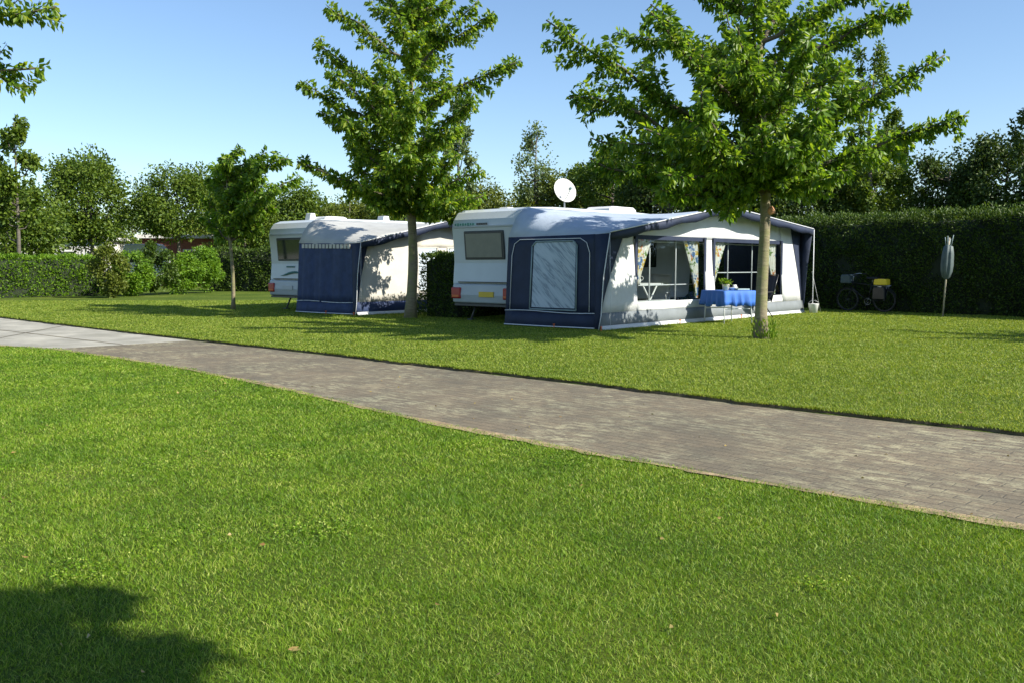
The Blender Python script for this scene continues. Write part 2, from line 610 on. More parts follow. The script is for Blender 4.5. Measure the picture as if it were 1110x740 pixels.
def leaves_arrays(P, D, L, Wd, rg, fold=0.25):
    """4-vertex folded leaves: P base, D direction, L length, Wd width"""
    n = len(P)
    D = norm(D)
    rv = norm(rg.normal(size=(n, 3)))
    S = norm(np.cross(D, rv))
    N = np.cross(S, D)
    L = np.asarray(L).reshape(-1, 1) * np.ones((n, 1))
    Wd = np.asarray(Wd).reshape(-1, 1) * np.ones((n, 1))
    mid = P + D * L * 0.45
    v = np.empty((n, 4, 3))
    v[:, 0] = P
    v[:, 1] = mid + S * Wd * 0.5 + N * Wd * fold
    v[:, 2] = P + D * L - N * L * 0.12
    v[:, 3] = mid - S * Wd * 0.5 + N * Wd * fold
    b = (np.arange(n) * 4).reshape(-1, 1)
    t = np.concatenate([b + np.array([[0, 1, 2]]), b + np.array([[0, 2, 3]])], axis=1).reshape(-1, 3)
    return v.reshape(-1, 3), t


# ------------------------------------------------------------------ sky, sun
SUN_EL = 37.0
SUNH = Vector((0.90, -0.436, 0)).normalized()       # horizontal direction towards the sun
world = bpy.data.worlds.new('World')
scene.world = world
world.use_nodes = True
wt = world.node_tree
wt.nodes.clear()
wo = wt.nodes.new('ShaderNodeOutputWorld')
bg = wt.nodes.new('ShaderNodeBackground')
sk = wt.nodes.new('ShaderNodeTexSky')
sk.sky_type = 'NISHITA'
sk.sun_disc = False
sk.sun_elevation = R(SUN_EL)
sk.sun_rotation = math.atan2(SUNH.x, SUNH.y)
sk.air_density = 1.0
sk.dust_density = 0.4
sk.ozone_density = 4.0
bg.inputs['Strength'].default_value = 0.105
wt.links.new(sk.outputs[0], bg.inputs[0])
wt.links.new(bg.outputs[0], wo.inputs[0])
sd = bpy.data.lights.new('sun', 'SUN')
sd.energy = 4.9
sd.angle = R(0.53)
sd.color = (1.0, 0.95, 0.84)
sun = bpy.data.objects.new('sun', sd)
C.objects.link(sun)
sdir = Vector((SUNH.x * math.cos(R(SUN_EL)), SUNH.y * math.cos(R(SUN_EL)), math.sin(R(SUN_EL))))
sun.rotation_euler = (-sdir).to_track_quat('-Z', 'Y').to_euler()
sun.location = (20, -10, 20)
vs_ = scene.view_settings
vs_.view_transform = 'Standard'
vs_.look = 'None'
vs_.exposure = 0.85
vs_.gamma = 1.0
vs_.use_curve_mapping = False

# ------------------------------------------------------------------ ground, path, lawn
ZG = -0.035           # near lawn and paving level; the far lawn stands 6 cm higher
NEAR = [gp(-60, 371, ZG), gp(0, 375, ZG), gp(60, 378, ZG), gp(120, 387, ZG), gp(205, 400, ZG), gp(330, 426, ZG), gp(480, 461, ZG),
        gp(640, 491, ZG), gp(850, 527, ZG), gp(1110, 573, ZG)]
FAR = [gp(-60, 339, ZG), gp(0, 345, ZG), gp(100, 357, ZG), gp(205, 369, ZG), gp(330, 382.5, ZG), gp(480, 400, ZG), gp(640, 418, ZG),
       gp(850, 444, ZG), gp(1110, 473, ZG)]
dirn = (NEAR[-1] - NEAR[-3]).normalized()
NEAR += [NEAR[-1] + dirn * 4, NEAR[-1] + dirn * 12]
dirf = (FAR[-1] - FAR[-3]).normalized()
FAR += [FAR[-1] + dirf * 4, FAR[-1] + dirf * 12]
NEAR = [NEAR[0] + Vector((-12, 2.5, 0)), NEAR[0] + Vector((-5, 1, 0))] + NEAR
FAR = [FAR[0] + Vector((-10, 7, 0)), FAR[0] + Vector((-4, 2.9, 0))] + FAR


def resample(pl, step):
    out = []
    for a, b in zip(pl[:-1], pl[1:]):
        n = max(1, int((b - a).length / step))
        for k in range(n):
            out.append(a.lerp(b, k / n))
    out.append(pl[-1])
    return out


g = MB()
g.add([(-900, -300, ZG), (900, -300, ZG), (900, 1500, ZG), (-900, 1500, ZG)], [(0, 1, 2, 3)])
tag(g.build('ground', M_LAWN), kind='structure')

# brick path and concrete slab: sheets 4 mm above the ground, cut where the brick starts
cutN, cutF = gp(52, 378.5, ZG), gp(207, 369.3, ZG)


def strip_sheet(na, fa, z, nn=60):
    def samp(pl, n):
        ls = [0]
        for a, b in zip(pl[:-1], pl[1:]):
            ls.append(ls[-1] + (b - a).length)
        out = []
        for k in range(n + 1):
            t = ls[-1] * k / n
            i = max(j for j in range(len(ls)) if ls[j] <= t + 1e-9)
            i = min(i, len(pl) - 2)
            out.append(pl[i].lerp(pl[i + 1], (t - ls[i]) / max(1e-6, ls[i + 1] - ls[i])))
        return out
    A, B = samp(na, nn), samp(fa, nn)
    mb = MB()
    P = [[(a.lerp(b, t).x, a.lerp(b, t).y, z) for t in (0, 0.25, 0.5, 0.75, 1.0)] for a, b in zip(A, B)]
    mb.grid(P)
    return mb


nb = [cutN] + [p for p in NEAR if p.x > cutN.x + 0.1]
fb = [cutF] + [p for p in FAR if p.x > cutF.x + 0.1]
tag(strip_sheet(nb, fb, ZG + 0.004).build('path', M_BRICK), kind='structure')
ns = [p for p in NEAR if p.x < cutN.x - 0.1] + [cutN]
fs = [p for p in FAR if p.x < cutF.x - 0.1] + [cutF]
tag(strip_sheet(ns, fs, ZG + 0.004).build('pavement', M_SLAB), kind='structure')
jb = MB()
ja, jc = gp(-60, 351, ZG), gp(133, 373.6, ZG)
dj = (jc - ja).normalized()
nj = Vector((-dj.y, dj.x, 0)) * 0.02
jz = Vector((0, 0, 0.0075))
jb.add([ja - nj + jz, jc - nj + jz, jc + nj + jz, ja + nj + jz], [(0, 1, 2, 3)])
for (pa, pb) in ((gp(70, 353.4, ZG), gp(-30, 372.5, ZG)),):
    dd = (pb - pa).normalized()
    nn_ = Vector((-dd.y, dd.x, 0)) * 0.012
    jz2 = Vector((0, 0, 0.011))
    jb.add([pa - nn_ + jz2, pb - nn_ + jz2, pb + nn_ + jz2, pa + nn_ + jz2], [(0, 1, 2, 3)])
tag(jb.build('pavement_joint', M_SOIL), kind='structure')
# sandy worn edge along the near side of the path
db = MB()
rw = random.Random(3)
ed = resample(NEAR[2:], 0.12)
row = []
for i, p in enumerate(ed):
    d = (ed[min(i + 1, len(ed) - 1)] - ed[max(0, i - 1)]).normalized()
    n_ = Vector((-d.y, d.x, 0))
    a = max(0.005, 0.05 * math.sin(i * 0.19) + 0.05 * rw.random())
    b = -0.03 - 0.05 * rw.random()
    row.append([(p + n_ * a + Vector((0, 0, 0.009))), (p + n_ * b + Vector((0, 0, 0.009)))])
db.grid(row)
tag(db.build('path_edge_soil', M_DIRT), kind='structure')

# far lawn, raised, with an irregular cut edge
rw = random.Random(5)
edf = resample(FAR, 0.15)
edge = []
for i, p in enumerate(edf):
    d = (edf[min(i + 1, len(edf) - 1)] - edf[max(0, i - 1)]).normalized()
    n_ = Vector((-d.y, d.x, 0))
    edge.append(Vector((p.x, p.y, 0)) + n_ * (0.02 + 0.05 * rw.random() + 0.03 * math.sin(i * 0.23) + 0.02 * math.sin(i * 0.71)))
fl = MB()
vsf = [(e.x, e.y, 0.0) for e in edge] + [(60, 12, 0.0), (75, 75, 0.0), (-75, 75, 0.0), (-60, 40, 0.0)]
fl.add(vsf, [tuple(range(len(vsf)))])
tag(fl.build('lawn', M_LAWN), kind='structure')
lp = MB()
lp.grid([[(e.x, e.y, -0.004), (e.x - 0.012 + 0.02 * rw.random(), e.y - 0.015, ZG - 0.01)] for e in edge])
tag(lp.build('lawn_edge_soil', M_SOIL), kind='structure')

# ------------------------------------------------------------------ grass blades
NEARa = np.array([[p.x, p.y] for p in NEAR])
FARa = np.array([[p.x, p.y] for p in FAR])


def ysort(a):
    return a[np.argsort(a[:, 0])]


NS, FS = ysort(NEARa), ysort(FARa)


def blades(name, which, d0, d1, k, seed, m, label):
    rg = np.random.default_rng(seed)
    # sample depth with density falling as d^-1.5 (area weight d)
    n = int(k * 2 * (math.sqrt(d1) - math.sqrt(d0)))
    u = rg.random(n)
    d = (math.sqrt(d0) + u * (math.sqrt(d1) - math.sqrt(d0))) ** 2
    x = (rg.random(n) * 2 - 1) * (0.62 * d + 0.6)
    yn = np.interp(x, NS[:, 0], NS[:, 1])
    yf = np.interp(x, FS[:, 0], FS[:, 1])
    ok = (d < yn - 0.01 + (0.07 + 0.10 * np.clip(np.sin(x * 2.7) * np.sin(x * 7.3 + 1) + .3, 0, 1)) * rg.random(n) ** 2) if which == 'near' else (d > yf + 0.015)
    x, d = x[ok], d[ok]
    if which == 'far':
        # extra fringe hanging over the cut edge
        ex = rg.random(70000)
        ea = np.array([[e.x, e.y] for e in edge])
        idx = (ex * (len(ea) - 1)).astype(int)
        fr = (ex * (len(ea) - 1) - idx)[:, None]
        q = ea[idx] * (1 - fr) + ea[idx + 1] * fr
        cl = np.clip(np.sin(ex * 900) * np.sin(ex * 333 + 1) + 0.5, 0, 1)
        q = q + np.stack([rg.random(len(q)) * 0.06, rg.random(len(q)) * 0.06], 1) - 0.035 * cl[:, None]
        x = np.concatenate([x, q[:, 0]])
        d = np.concatenate([d, q[:, 1]])
    n = len(x)
    z0 = ZG if which == 'near' else 0.0
    tall = 0.8 + 0.5 * rg.random(n) + 0.5 * (rg.random(n) ** 6)
    # tufts
    tf = np.sin(x * 3.1 + 1.7 * np.sin(d * 2.3)) * np.sin(d * 3.7 + 1.3 * np.sin(x * 2.9))
    tf2 = np.sin(x * 9.1 + 2 * np.sin(d * 5.3)) * np.sin(d * 8.7 + 2 * np.sin(x * 6.1))
    tall = tall * (1 + 0.2 * tf + 0.22 * tf2)
    h = 0.0165 * tall * (1 + 0.02 * d)
    w = np.maximum(0.0024, 0.00074 * d) * (0.7 + 0.6 * rg.random(n))
    ang = rg.random(n) * 2 * np.pi
    sx, sy = np.cos(ang), np.sin(ang)
    lean = rg.normal(size=(n, 2)) * 0.85 * h[:, None]
    base = np.stack([x, d, np.full(n, z0 - 0.003)], 1)
    S = np.stack([sx, sy, np.zeros(n)], 1) * (w / 2)[:, None]
    tip = base + np.stack([lean[:, 0], lean[:, 1], h], 1)
    mid = base + np.stack([lean[:, 0] * 0.32, lean[:, 1] * 0.32, h * 0.6], 1)
    v = np.empty((n, 5, 3))
    v[:, 0] = base - S
    v[:, 1] = base + S
    v[:, 2] = mid + S * 0.75
    v[:, 3] = mid - S * 0.75
    v[:, 4] = tip
    b = (np.arange(n) * 5).reshape(-1, 1)
    t = np.concatenate([b + np.array([[0, 1, 2]]), b + np.array([[0, 2, 3]]), b + np.array([[3, 2, 4]])], axis=1).reshape(-1, 3)
    o = np_mesh(name, v.reshape(-1, 3), t, m)
    return tag(o, label, 'grass', kind='stuff')


blades('grass', 'near', 2.3, 17, 175000, 1, L_GRASS, 'short mown bright green grass of the lawn nearest the camera')
blades('grass', 'far', 7, 34, 125000, 2, L_GRASS2, 'short mown lawn grass beyond the brick path around the caravans')


# clover patches and a few dropped leaves in the near lawn
rg = np.random.default_rng(12)
Pc, Dc, Lc = [], [], []
for k in range(22):
    d_ = rg.uniform(3.4, 9.0)
    x_ = rg.uniform(-0.6, 0.6) * d_
    if d_ > np.interp(x_, NS[:, 0], NS[:, 1]) - 0.4:
        continue
    m_ = int(rg.uniform(60, 260))
    q_ = rg.normal(size=(m_, 2)) * rg.uniform(0.05, 0.16)
    for j in range(3):
        a_ = rg.random(m_) * 6.28
        Pc.append(np.stack([x_ + q_[:, 0], d_ + q_[:, 1], np.full(m_, ZG + 0.018) + rg.random(m_) * 0.008], 1))
        Dc.append(np.stack([np.cos(a_), np.sin(a_), 0.25 * np.ones(m_)], 1))
        Lc.append(np.full(m_, 0.011) * rg.uniform(0.7, 1.3, m_))
Pc, Dc, Lc = np.concatenate(Pc), np.concatenate(Dc), np.concatenate(Lc)
v, t = leaves_arrays(Pc, Dc, Lc, Lc * 0.9, rg, fold=0.1)
tag(np_mesh('clover', v, t, L_GRASS), 'low clover patches scattered through the near lawn', 'clover', kind='stuff')
n = 110
d_ = rg.uniform(2.7, 15, n)
x_ = rg.uniform(-0.6, 0.6, n) * d_
z_ = np.where(d_ < np.interp(x_, NS[:, 0], NS[:, 1]), ZG + 0.02, np.where(d_ > np.interp(x_, FS[:, 0], FS[:, 1]), 0.02, ZG + 0.008))
a_ = rg.random(n) * 6.28
v, t = leaves_arrays(np.stack([x_, d_, z_], 1), np.stack([np.cos(a_), np.sin(a_), 0.1 * rg.normal(size=n)], 1), 0.035 * rg.uniform(0.5, 1.2, n), 0.018, rg, fold=0.15)
tag(np_mesh('fallen_leaves', v, t, leafmat('dry_leaf', [(0.22, 0.12, 0.04), (0.35, 0.26, 0.09), (0.16, 0.14, 0.04)], 0.15)), 'dry fallen leaves scattered over lawn and path', 'leaves', kind='stuff')

# ------------------------------------------------------------------ trees
def bez(a, b, c, n):
    return [a * (1 - t) ** 2 + b * 2 * t * (1 - t) + c * t * t for t in [i / n for i in range(n + 1)]]


def cherry(name, label, base, hgt, tr, limbs, seed, leafm, fork=2.4, lean=(0, 0), leafL=0.125, dens=1.0, group='young cherry trees planted along the lawn', stub=None, shoot=0.62):
    """trunk, limbs with side shoots, leaves hanging in sleeves round every shoot.
    limbs: (start height, tip offset Vector)"""
    rg = np.random.default_rng(seed)
    rd = random.Random(seed)
    root = empty(name, base, 0, label, 'tree', group)
    tb = MB()
    tp, trr = [], []
    n = 14
    for i in range(n + 1):
        t = i / n
        z = hgt * t
        tp.append(Vector((lean[0] * z + 0.05 * math.sin(z * 1.3 + seed), lean[1] * z + 0.05 * math.cos(z * 1.1 + seed) - 0.05 * math.cos(seed), z - (0.08 if i == 0 else 0))))
        r = tr * (1 - 0.25 * min(1, z / fork)) if z < fork else tr * 0.72 * (1 - (z - fork) / (hgt - fork)) ** 0.85 + 0.012
        if i == 0:
            r = tr * 1.35
        trr.append(r)
    tb.tube(tp, trr, 12)

    def trunk_at(z):
        z = max(0, min(hgt, z))
        i = min(n - 1, int(z / hgt * n))
        return tp[i].lerp(tp[i + 1], z / hgt * n - i)
    lb = MB()
    P, D, LS = [], [], []

    def sleeve(pts, spacing, size, start=0.0):
        tot = sum((pts[i + 1] - pts[i]).length for i in range(len(pts) - 1))
        k = max(2, int(tot / spacing * dens * 1.3))
        for j in range(k):
            t = start + (1 - start) * (j + rd.random()) / k
            f = t * (len(pts) - 1)
            i = min(len(pts) - 2, int(f))
            p = pts[i].lerp(pts[i + 1], f - i)
            d = (pts[i + 1] - pts[i]).normalized()
            for q in range(rd.choice((4, 5, 6))):
                o = Vector((rd.gauss(0, 1), rd.gauss(0, 1), rd.gauss(0, 1)))
                o = (o - d * o.dot(d)).normalized()
                pp = p + o * rd.uniform(0.01, 0.07)
                dd = o * 0.8 + d * 0.35 + Vector((0, 0, -0.75 + 0.3 * rd.random()))
                P.append(pp[:])
                D.append(dd[:])
                LS.append(size * rd.uniform(0.7, 1.2))

    for li, (z0, tip) in enumerate(limbs):
        hz = math.hypot(tip.x, tip.y)
        z0 = max(fork * 1.0, min(hgt * 0.93, tip.z - 0.55 * hz + rd.uniform(-0.7, 0.3)))
        a = trunk_at(z0)
        L = (tip - a).length
        b = a.lerp(tip, 0.5) + Vector((rd.uniform(-.13, .13) * L, rd.uniform(-.13, .13) * L, rd.uniform(-0.14, 0.22) * L))
        pts = bez(a, b, tip, 9)
        for q in range(2, 9):
            pts[q] = pts[q] + Vector((rd.uniform(-.06, .06), rd.uniform(-.06, .06), rd.uniform(-.06, .06)))
        r0 = min(0.06, 0.012 + 0.012 * L)
        lb.tube(pts, [r0 * (1 - 0.85 * i / 9) + 0.004 for i in range(10)], 6)
        sleeve(pts, 0.05, leafL, 0.16)
        # side shoots
        ns_ = int(L / 0.2)
        for j in range(ns_):
            t = 0.12 + 0.8 * (j + rd.random() * 0.8) / ns_
            f = t * 9
            i = min(8, int(f))
            p = pts[i].lerp(pts[i + 1], f - i)
            d = (pts[i + 1] - pts[i]).normalized()
            o = Vector((rd.gauss(0, 1), rd.gauss(0, 1), rd.gauss(0, 0.6)))
            o = (o - d * o.dot(d)).normalized()
            sl = L * shoot * 0.42 * (1 - 0.6 * t) * rd.uniform(0.4, 1.15)
            e = p + (d * 0.75 + o * 0.75).normalized() * sl + Vector((0, 0, rd.uniform(-0.12, 0.05)))
            mpt = p.lerp(e, 0.5) + Vector((0, 0, -0.03))
            sp = bez(p, mpt, e, 3)
            lb.tube(sp, [0.009, 0.007, 0.005, 0.003], 4, cap=False)
            sleeve(sp, 0.055, leafL * 0.95, 0.1)
    tb.build('trunk', M_BARK, root)
    lb.build('limb', M_BARKL, root, recalc=False)
    LS = np.array(LS)
    v, t = leaves_arrays(np.array(P), np.array(D), LS, LS * 0.5, rg)
    np_mesh('crown', v, t, leafm, root)
    if stub:
        k = 300
        a_ = rg.random(k) * 6.28
        rr2 = tr * 1.15 + np.abs(rg.normal(size=k)) * 0.045
        Pb = np.stack([np.cos(a_) * rr2, np.sin(a_) * rr2, rg.random(k) ** 1.6 * 0.32], 1)
        Db = np.stack([np.cos(a_) * .4, np.sin(a_) * .4, 0.6 + rg.random(k)], 1)
        vb, tb_ = leaves_arrays(Pb, Db, 0.07, 0.025, rg)
        tag(np_mesh('basal_shoots', vb, tb_, L_GRASS, root), kind='stuff')
        sb = MB()
        a = trunk_at(stub[0])
        e = a + Vector(stub[1])
        sb.tube([a, e], [0.06, 0.075], 10)
        sb.build('sawn_stub', M_GREENBARK, root)
    return root


def px_limbs(base, tips, d, rd):
    """tips: (start height, px, py, depth offset)"""
    out = []
    for (z0, px, py, dy) in tips:
        p = dp(px, py, d + dy)
        out.append((z0, p - base))
    return out


rr_ = random.Random(21)
B1 = gp(828, 367, 0)
tips1 = [(3.0, 592, 22, -0.4), (2.9, 618, 106, -0.9), (3.3, 668, 36, 0.9), (2.8, 640, 150, 0.3), (2.6, 672, 155, -1.2), (2.65, 716, 205, -1.7), (2.6, 724, 190, -2.0), (2.5, 640, 172, -0.6),
         (3.5, 700, 95, 2.2), (3.8, 705, 5, -1.0), (4.2, 742, -40, 0.6), (4.5, 790, -80, -0.5), (5.0, 850, -120, 0.3), (4.6, 905, -70, -0.8),
         (4.3, 960, -25, 0.5), (3.8, 985, 8, -0.6), (3.4, 1024, 60, 0.4), (3.0, 1048, 126, -0.5), (2.8, 1012, 135, 1.1), (2.6, 960, 165, 1.6),
         (2.5, 918, 185, -1.8), (3.0, 890, 120, -2.4), (3.3, 760, 100, -2.6), (3.9, 800, 30, -2.4), (3.8, 880, 40, -2.1), (3.2, 830, 90, 2.8),
         (3.6, 920, 70, 2.2), (3.8, 750, 40, 2.0), (2.7, 770, 150, -2.0), (2.7, 870, 160, -1.2), (2.7, 900, 155, 1.8), (2.6, 740, 145, 1.8),
         (3.2, 940, 95, -1.6), (4.2, 870, -20, 1.8), (4.0, 820, -10, -1.6), (2.5, 800, 140, 2.4), (2.9, 700, 140, -2.2), (3.0, 860, 160, -2.6)]
rf = random.Random(91)
for k in range(14):
    px_, py_ = rf.uniform(690, 955), rf.uniform(-70, 145)
    tips1.append((3.0, px_, py_, rf.uniform(-2.7, 2.7)))
cherry('cherry_tree', 'large young cherry tree with mossy straight trunk in front of the big blue awning', B1, 6.4, 0.115,
       px_limbs(B1, tips1, B1.y, rr_), 11, L_CHERRY, fork=2.6, lean=(-0.028, 0), stub=(2.22, (0.12, -0.08, 0.06)), leafL=0.135, dens=0.9)

B2 = gp(446, 345, 0)
tips2 = [(2.5, 500, 214, 0.7), (2.5, 485, 226, 0.5), (2.5, 478, 208, 1.1), (2.5, 512, 224, 0.9), (2.5, 460, 215, 0.6), (2.6, 400, 212, -0.6), (2.6, 420, 203, -1.1), (2.5, 380, 204, -0.9), (2.5, 470, 205, -1.3), (2.5, 430, 188, -1.2), (2.5, 505, 232, -0.5), (2.5, 515, 214, 0.1), (2.5, 480, 224, -1.0), (2.5, 408, 190, 0.8), (2.5, 460, 200, 1.0), (3.6, 354, 6, -0.5), (3.4, 342, 47, 0.3), (3.2, 330, 88, -0.3), (3.5, 352, 76, -1.2), (3.0, 345, 120, 0.8), (2.9, 322, 175, -0.4),
         (2.8, 355, 190, -1.0), (2.7, 390, 200, -1.5), (4.2, 400, -20, 0.5), (4.8, 440, -50, 0.0), (4.4, 470, -30, -0.6), (4.0, 492, 0, 0.5),
         (3.9, 519, 0, -0.4), (3.6, 535, 18, 0.2), (3.3, 565, 66, -0.2), (3.2, 514, 101, -1.2), (3.0, 500, 140, 1.4), (2.7, 524, 184, -0.3),
         (2.6, 524, 212, -0.8), (2.5, 490, 220, -1.4), (3.4, 410, 60, -2.0), (3.2, 450, 100, -2.2), (3.6, 470, 60, 1.8), (3.4, 400, 100, 1.8),
         (2.9, 420, 165, -2.0), (2.9, 470, 170, -1.8), (2.8, 380, 150, 1.6), (4.2, 430, 15, -1.2), (2.6, 500, 195, 1.2), (3.0, 375, 130, -1.8)]
for k in range(24):
    py_ = rf.uniform(-40, 185)
    c_ = 440 if py_ < 60 else 430
    tips2.append((3.0, c_ + rf.uniform(-1, 1) * (50 + 30 * min(1, max(0, py_ / 120))), py_, rf.uniform(-2.0, 2.0)))
cherry('cherry_tree', 'slender cherry tree with dark trunk rising between the two awnings', B2, 7.6, 0.135,
       px_limbs(B2, tips2, B2.y, rr_), 12, L_CHERRY2, fork=2.55, lean=(0.004, 0), leafL=0.15, dens=0.9)

B3 = gp(252, 336, 0)
tips3 = [(2.2, 218, 215, 0), (2.3, 226, 195, 0.9), (2.5, 240, 172, -0.5), (2.6, 262, 160, 0.3), (2.6, 290, 165, 0), (2.3, 312, 172, -0.7), (2.2, 325, 190, 0.3),
         (2.0, 300, 205, -0.9), (2.0, 280, 225, 0.6), (1.9, 235, 232, -0.5), (2.0, 268, 215, -1.2), (2.2, 275, 185, 1.2), (2.0, 300, 225, 0.3), (2.0, 222, 235, .6)]
for k in range(18):
    tips3.append((2.2, rf.uniform(225, 310), rf.uniform(170, 235), rf.uniform(-1.1, 1.1)))
cherry('cherry_tree', 'small cherry sapling with thin dark trunk on the lawn left of the caravans', B3, 4.5, 0.06,
       px_limbs(B3, tips3, B3.y, rr_), 13, L_CHERRY, fork=2.0, leafL=0.17, dens=0.8)

# cherry left of the frame whose branch ends reach in at the top left
B4 = Vector((-10.6, 12.6, 0))
tips4 = [(3.0, 60, 8, 0.0), (2.8, 48, 74, 0.3), (2.6, -60, 120, 0), (3.6, -20, -60, 0), (3.5, -120, -80, 0.6), (2.6, -200, 100, -0.8), (3.0, -330, 20, 0.5),
         (3.4, -300, -90, 0), (2.6, -420, 110, 0.2), (3.2, -150, 20, -2), (3.2, -200, 10, 2.4), (3.6, -240, -160, 0.3)]
cherry('cherry_tree', 'cherry tree off to the left whose two leafy branch ends hang into the top corner', B4, 6.2, 0.12,
       px_limbs(B4, tips4, 12.6, rr_), 14, L_CHERRY2, fork=2.6, leafL=0.12, dens=0.9)
# cherry just behind the camera to the right, whose shadow lies in the lower left corner
B5 = Vector((2.72, 0.27, 0 + ZG))
rd5 = random.Random(4)
l5 = []
for k in range(60):
    a = k * 2.4
    e = rd5.uniform(-0.3, 1.3)
    rr5 = rd5.uniform(0.85, 1.35)
    l5.append((rd5.uniform(3.0, 4.2), Vector((math.cos(a) * rr5 * math.cos(e) - 0.3, math.sin(a) * rr5 * math.cos(e), 4.25 + math.sin(e) * 1.7))))
cherry('cherry_tree', 'cherry tree beside the camera whose crown shadows the lower left lawn', B5, 5.4, 0.11, l5, 15, L_CHERRY, fork=2.8, leafL=0.14, dens=1.6)
B6 = Vector((14.4, 14.2, 0))
l6 = []
for k in range(18):
    a = k * 2.4
    rr5 = rd5.uniform(1.2, 2.2)
    l6.append((rd5.uniform(2.4, 3.6), Vector((math.cos(a) * rr5, math.sin(a) * rr5, rd5.uniform(3.0, 5.2)))))
cherry('cherry_tree', 'cherry tree right of the view whose shadow tips the lawn by the hedge', B6, 5.4, 0.11, l6, 16, L_CHERRY, fork=2.5, leafL=0.13, dens=0.7)


def bg_tree(name, label, cx, cy, h, rx, zb, n, size, leafm, seed, clumps=26, airy=False, shape='round', group='trees beyond the pitches', ry=None, cat='tree', barkm=None, trunk=True):
    rg = np.random.default_rng(seed)
    rd = random.Random(seed)
    root = empty(name, (cx, cy, 0), 0, label, cat, group)
    ry = ry or rx
    cz, rz = (h + zb) / 2, (h - zb) / 2
    cl = []
    for k in range(clumps):
        v = rg.normal(size=3)
        v /= np.linalg.norm(v)
        rad = rg.uniform(0.45, 1.0) ** 0.6
        z = cz + v[2] * rad * rz * 0.92
        tz = (z - zb) / (h - zb)
        if shape == 'cone':
            wv = max(0.15, 1.15 * (1 - tz))
        elif shape == 'tall':
            wv = 0.5 + 0.5 * math.sin(math.pi * min(1, max(0, tz)))
        else:
            wv = 1.0
        c = np.array([v[0] * rad * rx * wv * 0.85, v[1] * rad * ry * wv * 0.85, z])
        cl.append((c, rg.uniform(0.16, 0.34) * rx * (0.8 if airy else 1.35)))
    per = max(8, n // clumps)
    Ps, Ds = [], []
    for c, r in cl:
        k = int(per * rg.uniform(0.6, 1.4))
        v = norm(rg.normal(size=(k, 3)))
        rad = rg.random(k) ** (0.5 if not airy else 0.8)
        q = c + v * (rad * r)[:, None] * np.array([1, 1, 0.85 if not airy else 1.5])
        Ps.append(q)
        Ds.append(v * 0.7 + rg.normal(size=(k, 3)) * 0.6 + np.array([0, 0, -0.25]))
    # stray sprays past the outline
    k = n // 10
    v = norm(rg.normal(size=(k, 3)))
    q = np.array([0, 0, cz]) + v * np.array([rx, ry, rz]) * rg.uniform(0.75, 1.08, size=(k, 1)) * (0.9 if shape == 'round' else 0.6)
    Ps.append(q)
    Ds.append(rg.normal(size=(k, 3)))
    P, D = np.concatenate(Ps), np.concatenate(Ds)
    P[:, 2] = np.maximum(P[:, 2], 0.05)
    Ls = size * rg.uniform(0.6, 1.3, size=len(P))
    v, t = leaves_arrays(P, D, Ls, Ls * 0.62, rg)
    np_mesh('crown', v, t, leafm, root)
    if trunk:
        tb = MB()
        r0 = (0.013 if airy else 0.02) * h
        tb.tube([(0, 0, -0.1), (0.03 * h * 0.3, 0, h * 0.3), (0, 0.02 * h, h * 0.6), (0.01 * h, 0, h * 0.9)], [r0, r0 * 0.75, r0 * 0.45, r0 * 0.12], 8)
        tb.build('trunk', barkm or M_BARK2, root)
        lb = MB()
        for c, r in cl[:18]:
            z0 = max(0.2 * h, min(0.85 * h, c[2] - 0.35 * math.hypot(c[0], c[1]) - 0.05 * h))
            a = Vector((0.0, 0, z0))
            e = Vector(c)
            lb.tube([a, a.lerp(e, 0.5) + Vector((0, 0, -0.03 * h)), e], [r0 * 0.35, r0 * 0.22, r0 * 0.08], 5, cap=False)
        lb.build('limb', barkm or M_BARK2, root, recalc=False)
    return root


def bgp(name, label, px, top, hw, d, zb, n, size, leafm, seed, **kw):
    p = dp(px, top, d)
    airy = kw.get('airy', False)
    if not airy and kw.get('cat') != 'shrub':
        zb, n, size, hw = (zb if zb > 2 else 0.3), int(n * (2.5 if px > 300 else 1.9)), size * 0.88, hw * (1.2 if px > 700 else 1.12)
        kw['clumps'] = int(kw.get('clumps', 28) * 1.5)
    else:
        n = int(n * 1.4)
    return bg_tree(name, label, p.x, d, p.z, hw * d / 1000.0, zb, n, size, leafm, seed, **kw)


bgp('poplar_tree', 'loose upright tree at the far left edge of the picture', 12, 112, 34, 40, 1.5, 3200, 0.2, L_MID, 31, clumps=20, airy=True, shape='tall')
bgp('broadleaf_tree', 'low dense tree filling the left edge above the hedge', 8, 188, 55, 44, 1.0, 6500, 0.2, L_MID, 32, clumps=30)
bgp('broadleaf_tree', 'rounded full-crowned tree standing alone above the left hedge', 95, 168, 44, 52, 2.3, 8000, 0.21, L_MID, 33, clumps=32)
bgp('broadleaf_tree', 'wide dark green tree above the brick bungalow', 190, 178, 44, 54, 2.6, 8000, 0.2, L_MID, 34, clumps=32)
bgp('broadleaf_tree', 'green tree showing behind the small cherry sapling', 262, 180, 42, 58, 1.5, 7500, 0.2, L_MID, 35, clumps=30)
bgp('broadleaf_tree', 'round tree left of the tall cherry and above the smaller caravan', 325, 200, 42, 60, 1.0, 6000, 0.22, L_MID, 36)
bgp('broadleaf_tree', 'bushy tree directly over the smaller caravan roof', 378, 206, 40, 56, 1.0, 6000, 0.2, L_OLIVE, 37)
bgp('broadleaf_tree', 'tree behind the trunk of the slender cherry', 438, 196, 42, 55, 1.0, 6000, 0.2, L_MID, 38)
bgp('birch_tree', 'wispy pale tree behind the right side of the slender cherry', 496, 100, 26, 44, 2.0, 2600, 0.16, L_PALE, 39, clumps=26, airy=True, shape='tall')
